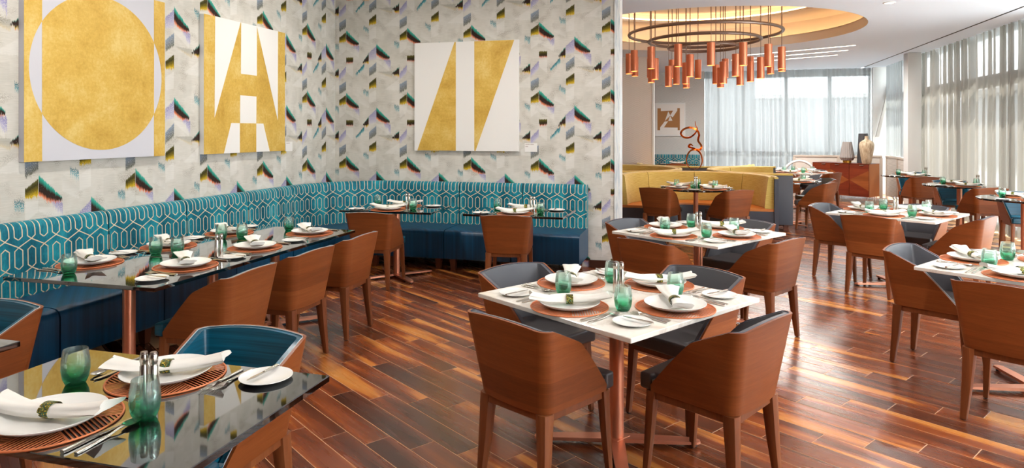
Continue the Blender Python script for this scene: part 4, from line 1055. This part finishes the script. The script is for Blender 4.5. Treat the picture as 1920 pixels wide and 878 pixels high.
t = tag(empty('ribbon_sculpture', (0, 11.93, .915)), 'twisting copper ribbon sculpture on the post between the booths', 'sculpture')
link('plinth', MB().rbox(-.07, .07, -.03, .03, 0, .014, .003, 1).mesh('sculpture_plinth', M['dark_slot'], 30), t)
link('ribbon', ribbon(sp([(665, 856, 0), (620, 840, .03), (598, 790, .05), (607, 735, .03), (636, 698, 0), (676, 690, -.05), (708, 690, -.03), (718, 660, 0), (694, 622, .03), (694, 596, .02), (700, 570, 0), (690, 540, -.02), (668, 520, -.05), (620, 508, -.06), (572, 526, -.02), (553, 560, .03), (580, 590, .06), (626, 590, .05), (668, 556, .02), (686, 520, .01), (672, 490, 0), (668, 455, 0)]), .017, (.5, 2.6), 'ribbon'), t)
link('ribbon', ribbon(sp([(668, 856, .01), (704, 836, -.03), (724, 790, -.05), (716, 735, -.03), (690, 700, 0), (650, 680, .04), (618, 668, .02), (630, 648, -.02), (652, 660, -.03)]), .018, (.2, 1.6), 'ribbon_lower'), t)

# far wall bench
t = tag(empty('banquette_bench', (0, 0, 0)), 'far teal bench under the framed print by the far wall', 'bench')
for k, (a, b) in enumerate(((-2.2, -1.1), (-1.1, .15))):
    pts = [(a + G + (b - a - 2 * G) * i / 6, 18.6) for i in range(7)]; link('back_panel', MB().sweep(pts, [(0, -1)] * 7, BACK).mesh('back_panel', M['velvet'], 50), t); link('seat', MB().sweep(pts, [(0, -1)] * 7, SEAT).mesh('bench_seat', M['blue_bench'], 50), t)
    for x in (a + .1, b - .1):
        for y in (18.06, 18.5): link('foot', foot_me, t, (x, y, 0))

# ================================================================== chandelier
CH = empty('ring_chandelier', (OC[0], OC[1], 0)); tag(CH, 'ring chandelier of copper cylinder pendants under the round cove', 'chandelier')
pend_me = MB().lathe([(.052, 0), (.0575, 0), (.0575, .335), (.02, .342), (.02, .336), (.052, .33)], 28, 0, close=True).mesh('pendant_shade', M['copper_shade'], 40)
lamp_me = MB().lathe([(.0001, .03), (.0515, .03), (.0515, .036), (.0001, .036)], 20).mesh('pendant_lamp', M['bulb'], 0)
for R_, z_, N, o_, drop in ((1.21, 3.19, 16, .5, .64), (.885, 3.075, 8, .35, .655), (.565, 2.965, 6, .25, .63)):
    link('ring', MB().tube([(R_ * math.cos(2 * PI * i / 72), R_ * math.sin(2 * PI * i / 72), z_) for i in range(72)], .026, 8, 0, True).mesh('chandelier_ring', M['bronze']), CH)
    zb = z_ - drop
    cord = MB().tube([(0, 0, zb + .342), (0, 0, z_)], .0045, 6).tube([(0, 0, z_), (0, 0, 3.88 if R_ < 2 else 3.7)], .0085, 6).mesh('cord', M['bronze'])
    for k in range(N):
        a = 2 * PI * (k + o_) / N - PI / 2 + rad(15.3); p = (R_ * math.cos(a), R_ * math.sin(a))
        link('cord', cord, CH, (p[0], p[1], 0)); s = link('pendant', pend_me, CH, (p[0], p[1], zb)); link('lamp', lamp_me, s)

# ================================================================== sideboard, vases, rail
ux, uy = Vector((-1.0, .82)).normalized(), None
ang = math.atan2(.82, -1.0)       # along the front, from the near corner
t = tag(empty('sideboard', (3.66, 16.03, 0), ang), 'reddish wooden sideboard with three fan-grained doors by the far corner', 'sideboard')   # local x along the front, -y toward the room's back
LW, DP, z0, z1 = 1.30, .46, .147, .868
link('carcass', MB().box(0, LW, -DP, -.022, z0, z1).mesh('sideboard_carcass', M['side_end'], 0), t)
for k in range(3):
    a, b = LW * k / 3 + .004, LW * (k + 1) / 3 - .004
    mb = MB(); o = [(a, z0 + .01), (b, z0 + .01), (b, z1 - .012), (a, z1 - .012)]
    mb.box(a, b, -.021, 0, z0 + .01, z1 - .012)
    mb.uv = [[(mb.v[i][0], mb.v[i][2]) for i in f] for f in mb.f]
    d = link('door', mb.mesh('sideboard_door', M['side_door'], 0), t)
    # fan of veneer: a diamond of horizontally grained wood set proud
    m2 = MB(); xm = b if k % 2 == 0 else a; xo = a if k % 2 == 0 else b; zm = (z0 + z1) / 2
    f = [(xo, zm - .22), (xm, zm), (xo, zm + .22)]
    m2.raw([(x, 0, z) for x, z in f] + [(x, .0012, z) for x, z in f], [(0, 1, 2), (3, 4, 5), (0, 1, 4, 3), (1, 2, 5, 4), (2, 0, 3, 5)])
    m2.uv = [[(m2.v[i][0], m2.v[i][2]) for i in ff] for ff in m2.f]
    link('veneer_fan', m2.mesh('veneer_fan', M['veneer'], 0), d)
    link('handle', MB().rbox((a + b) / 2 + .06 * (1 if k == 1 else -1) - .045, (a + b) / 2 + .06 * (1 if k == 1 else -1) + .045, 0, .016, z1 - .034, z1 - .022, .002, 1).mesh('door_handle', M['steel'], 0), d)
for x, y in ((.06, -.05), (.06, -DP + .05), (LW - .06, -.05), (LW - .06, -DP + .05), (LW * .5, -.05)):
    link('leg', MB().tube([(x - .02, y, z0), (x - .012, y, .006), (x + .012, y, .006), (x + .02, y, z0)], .006, 6).mesh('hairpin_leg', M['steel']), t)
link('top_panel', MB().box(-.004, LW + .004, -DP - .004, .004, z1, z1 + .006).mesh('sideboard_top', M['side_door'], 0), t)
def sbp(a, b): return (3.66 + a * LW * math.cos(ang) + b * math.sin(ang), 16.03 + a * LW * math.sin(ang) - b * math.cos(ang), z1 + .006)
v1 = tag(empty('vase', sbp(.45, .2)), 'grey fluted vase with a gold foot on the sideboard', 'vase', 'vases on the sideboard')
secs = []
for z, r in ((.055, .10), (.06, .118), (.12, .15), (.47, .095), (.475, .09), (.47, .085), (.2, .11)):
    secs.append([(r * (1 + (.035 if i % 2 else -.035)) * math.cos(2 * PI * i / 40), r * (1 + (.035 if i % 2 else -.035)) * math.sin(2 * PI * i / 40), z) for i in range(40)])
link('body', MB().loft(secs).mesh('vase_body', M['grey_vase'], 20), v1); link('gold_foot', MB().lathe([(.085, 0), (.085, .012), (.09, .014), (.09, .055), (.0001, .056)], 28).mesh('vase_foot', M['gold_metal'], 40), v1)
link('vase', MB().lathe([(.0001, .0), (.125, .0), (.128, .01), (.095, .66), (.09, .665), (.085, .655), (.11, .05), (.0001, .04)], 32).mesh('dark_vase', M['dark_vase'], 40))
tag(bpy.data.objects[-1] if False else COL.objects[len(COL.objects) - 1], 'tall dark tapered vase standing behind on the sideboard', 'vase', 'vases on the sideboard').location = sbp(.235, .36)
o = link('vase', MB().lathe([(.0001, 0), (.085, 0), (.095, .02), (.125, .2), (.148, .36), (.15, .42), (.13, .475), (.075, .515), (.045, .535), (.038, .56), (.036, .60), (.04, .61), (.034, .612), (.03, .59), (.03, .54), (.0001, .53)], 36).mesh('bottle_vase', M['tan_vase'], 60))
tag(o, 'tan bottle-shaped vase with a narrow neck on the sideboard', 'vase', 'vases on the sideboard').location = sbp(.095, .15)
t = tag(empty('guard_rail', (0, 17.6, 0)), 'beige guard rail with perforated panels behind the sideboard', 'railing')
link('top_rail', MB().rbox(2.34, 4.30, -.03, .03, .965, 1.01, .004, 1).mesh('top_rail', M['rail_beige'], 30), t)
link('bottom_rail', MB().rbox(2.34, 4.30, -.02, .02, .06, .10, .004, 1).mesh('bottom_rail', M['rail_beige'], 30), t)
px = (2.36, 3.35, 4.28)
for x in px: link('post', MB().rbox(x - .03, x + .03, -.025, .025, 0, .965, .003, 1).mesh('rail_post', M['rail_beige'], 30), t)
for a, b in zip(px, px[1:]): link('perforated_panel', MB().box(a + .03, b - .03, -.006, .006, .10, .965).mesh('rail_panel', M['perforated'], 0), t)
t = tag(empty('guard_rail', (4.40, 17.0, 0)), 'beige guard rail with a perforated panel beside the white column', 'railing')
link('top_rail', MB().rbox(-.03, .03, -1.28, .6, .965, 1.01, .004, 1).mesh('top_rail_side', M['rail_beige'], 30), t)
for y in (-1.25, -.3, .57): link('post', MB().rbox(-.025, .025, y - .03, y + .03, 0, .965, .003, 1).mesh('rail_post_side', M['rail_beige'], 30), t)
for a, b in ((-1.22, -.33), (-.27, .54)): link('perforated_panel', MB().box(-.006, .006, a, b, .06, .965).mesh('rail_panel_side', M['perforated'], 0), t)
t = MB().tube([(.35, 0, 0), (.35, 0, .3)] + [(.35 * math.cos(a), 0, .53 + .35 * math.sin(a)) for a in [PI * i / 24 for i in range(25)]] + [(-.35, 0, .3), (-.35, 0, 0)], .03, 10)
tag(link('arched_handrail', t.mesh('arched_handrail', M['white_paint']), None, (2.42, 17.2, 0)), 'pale arched handrail behind the far marble table', 'handrail')
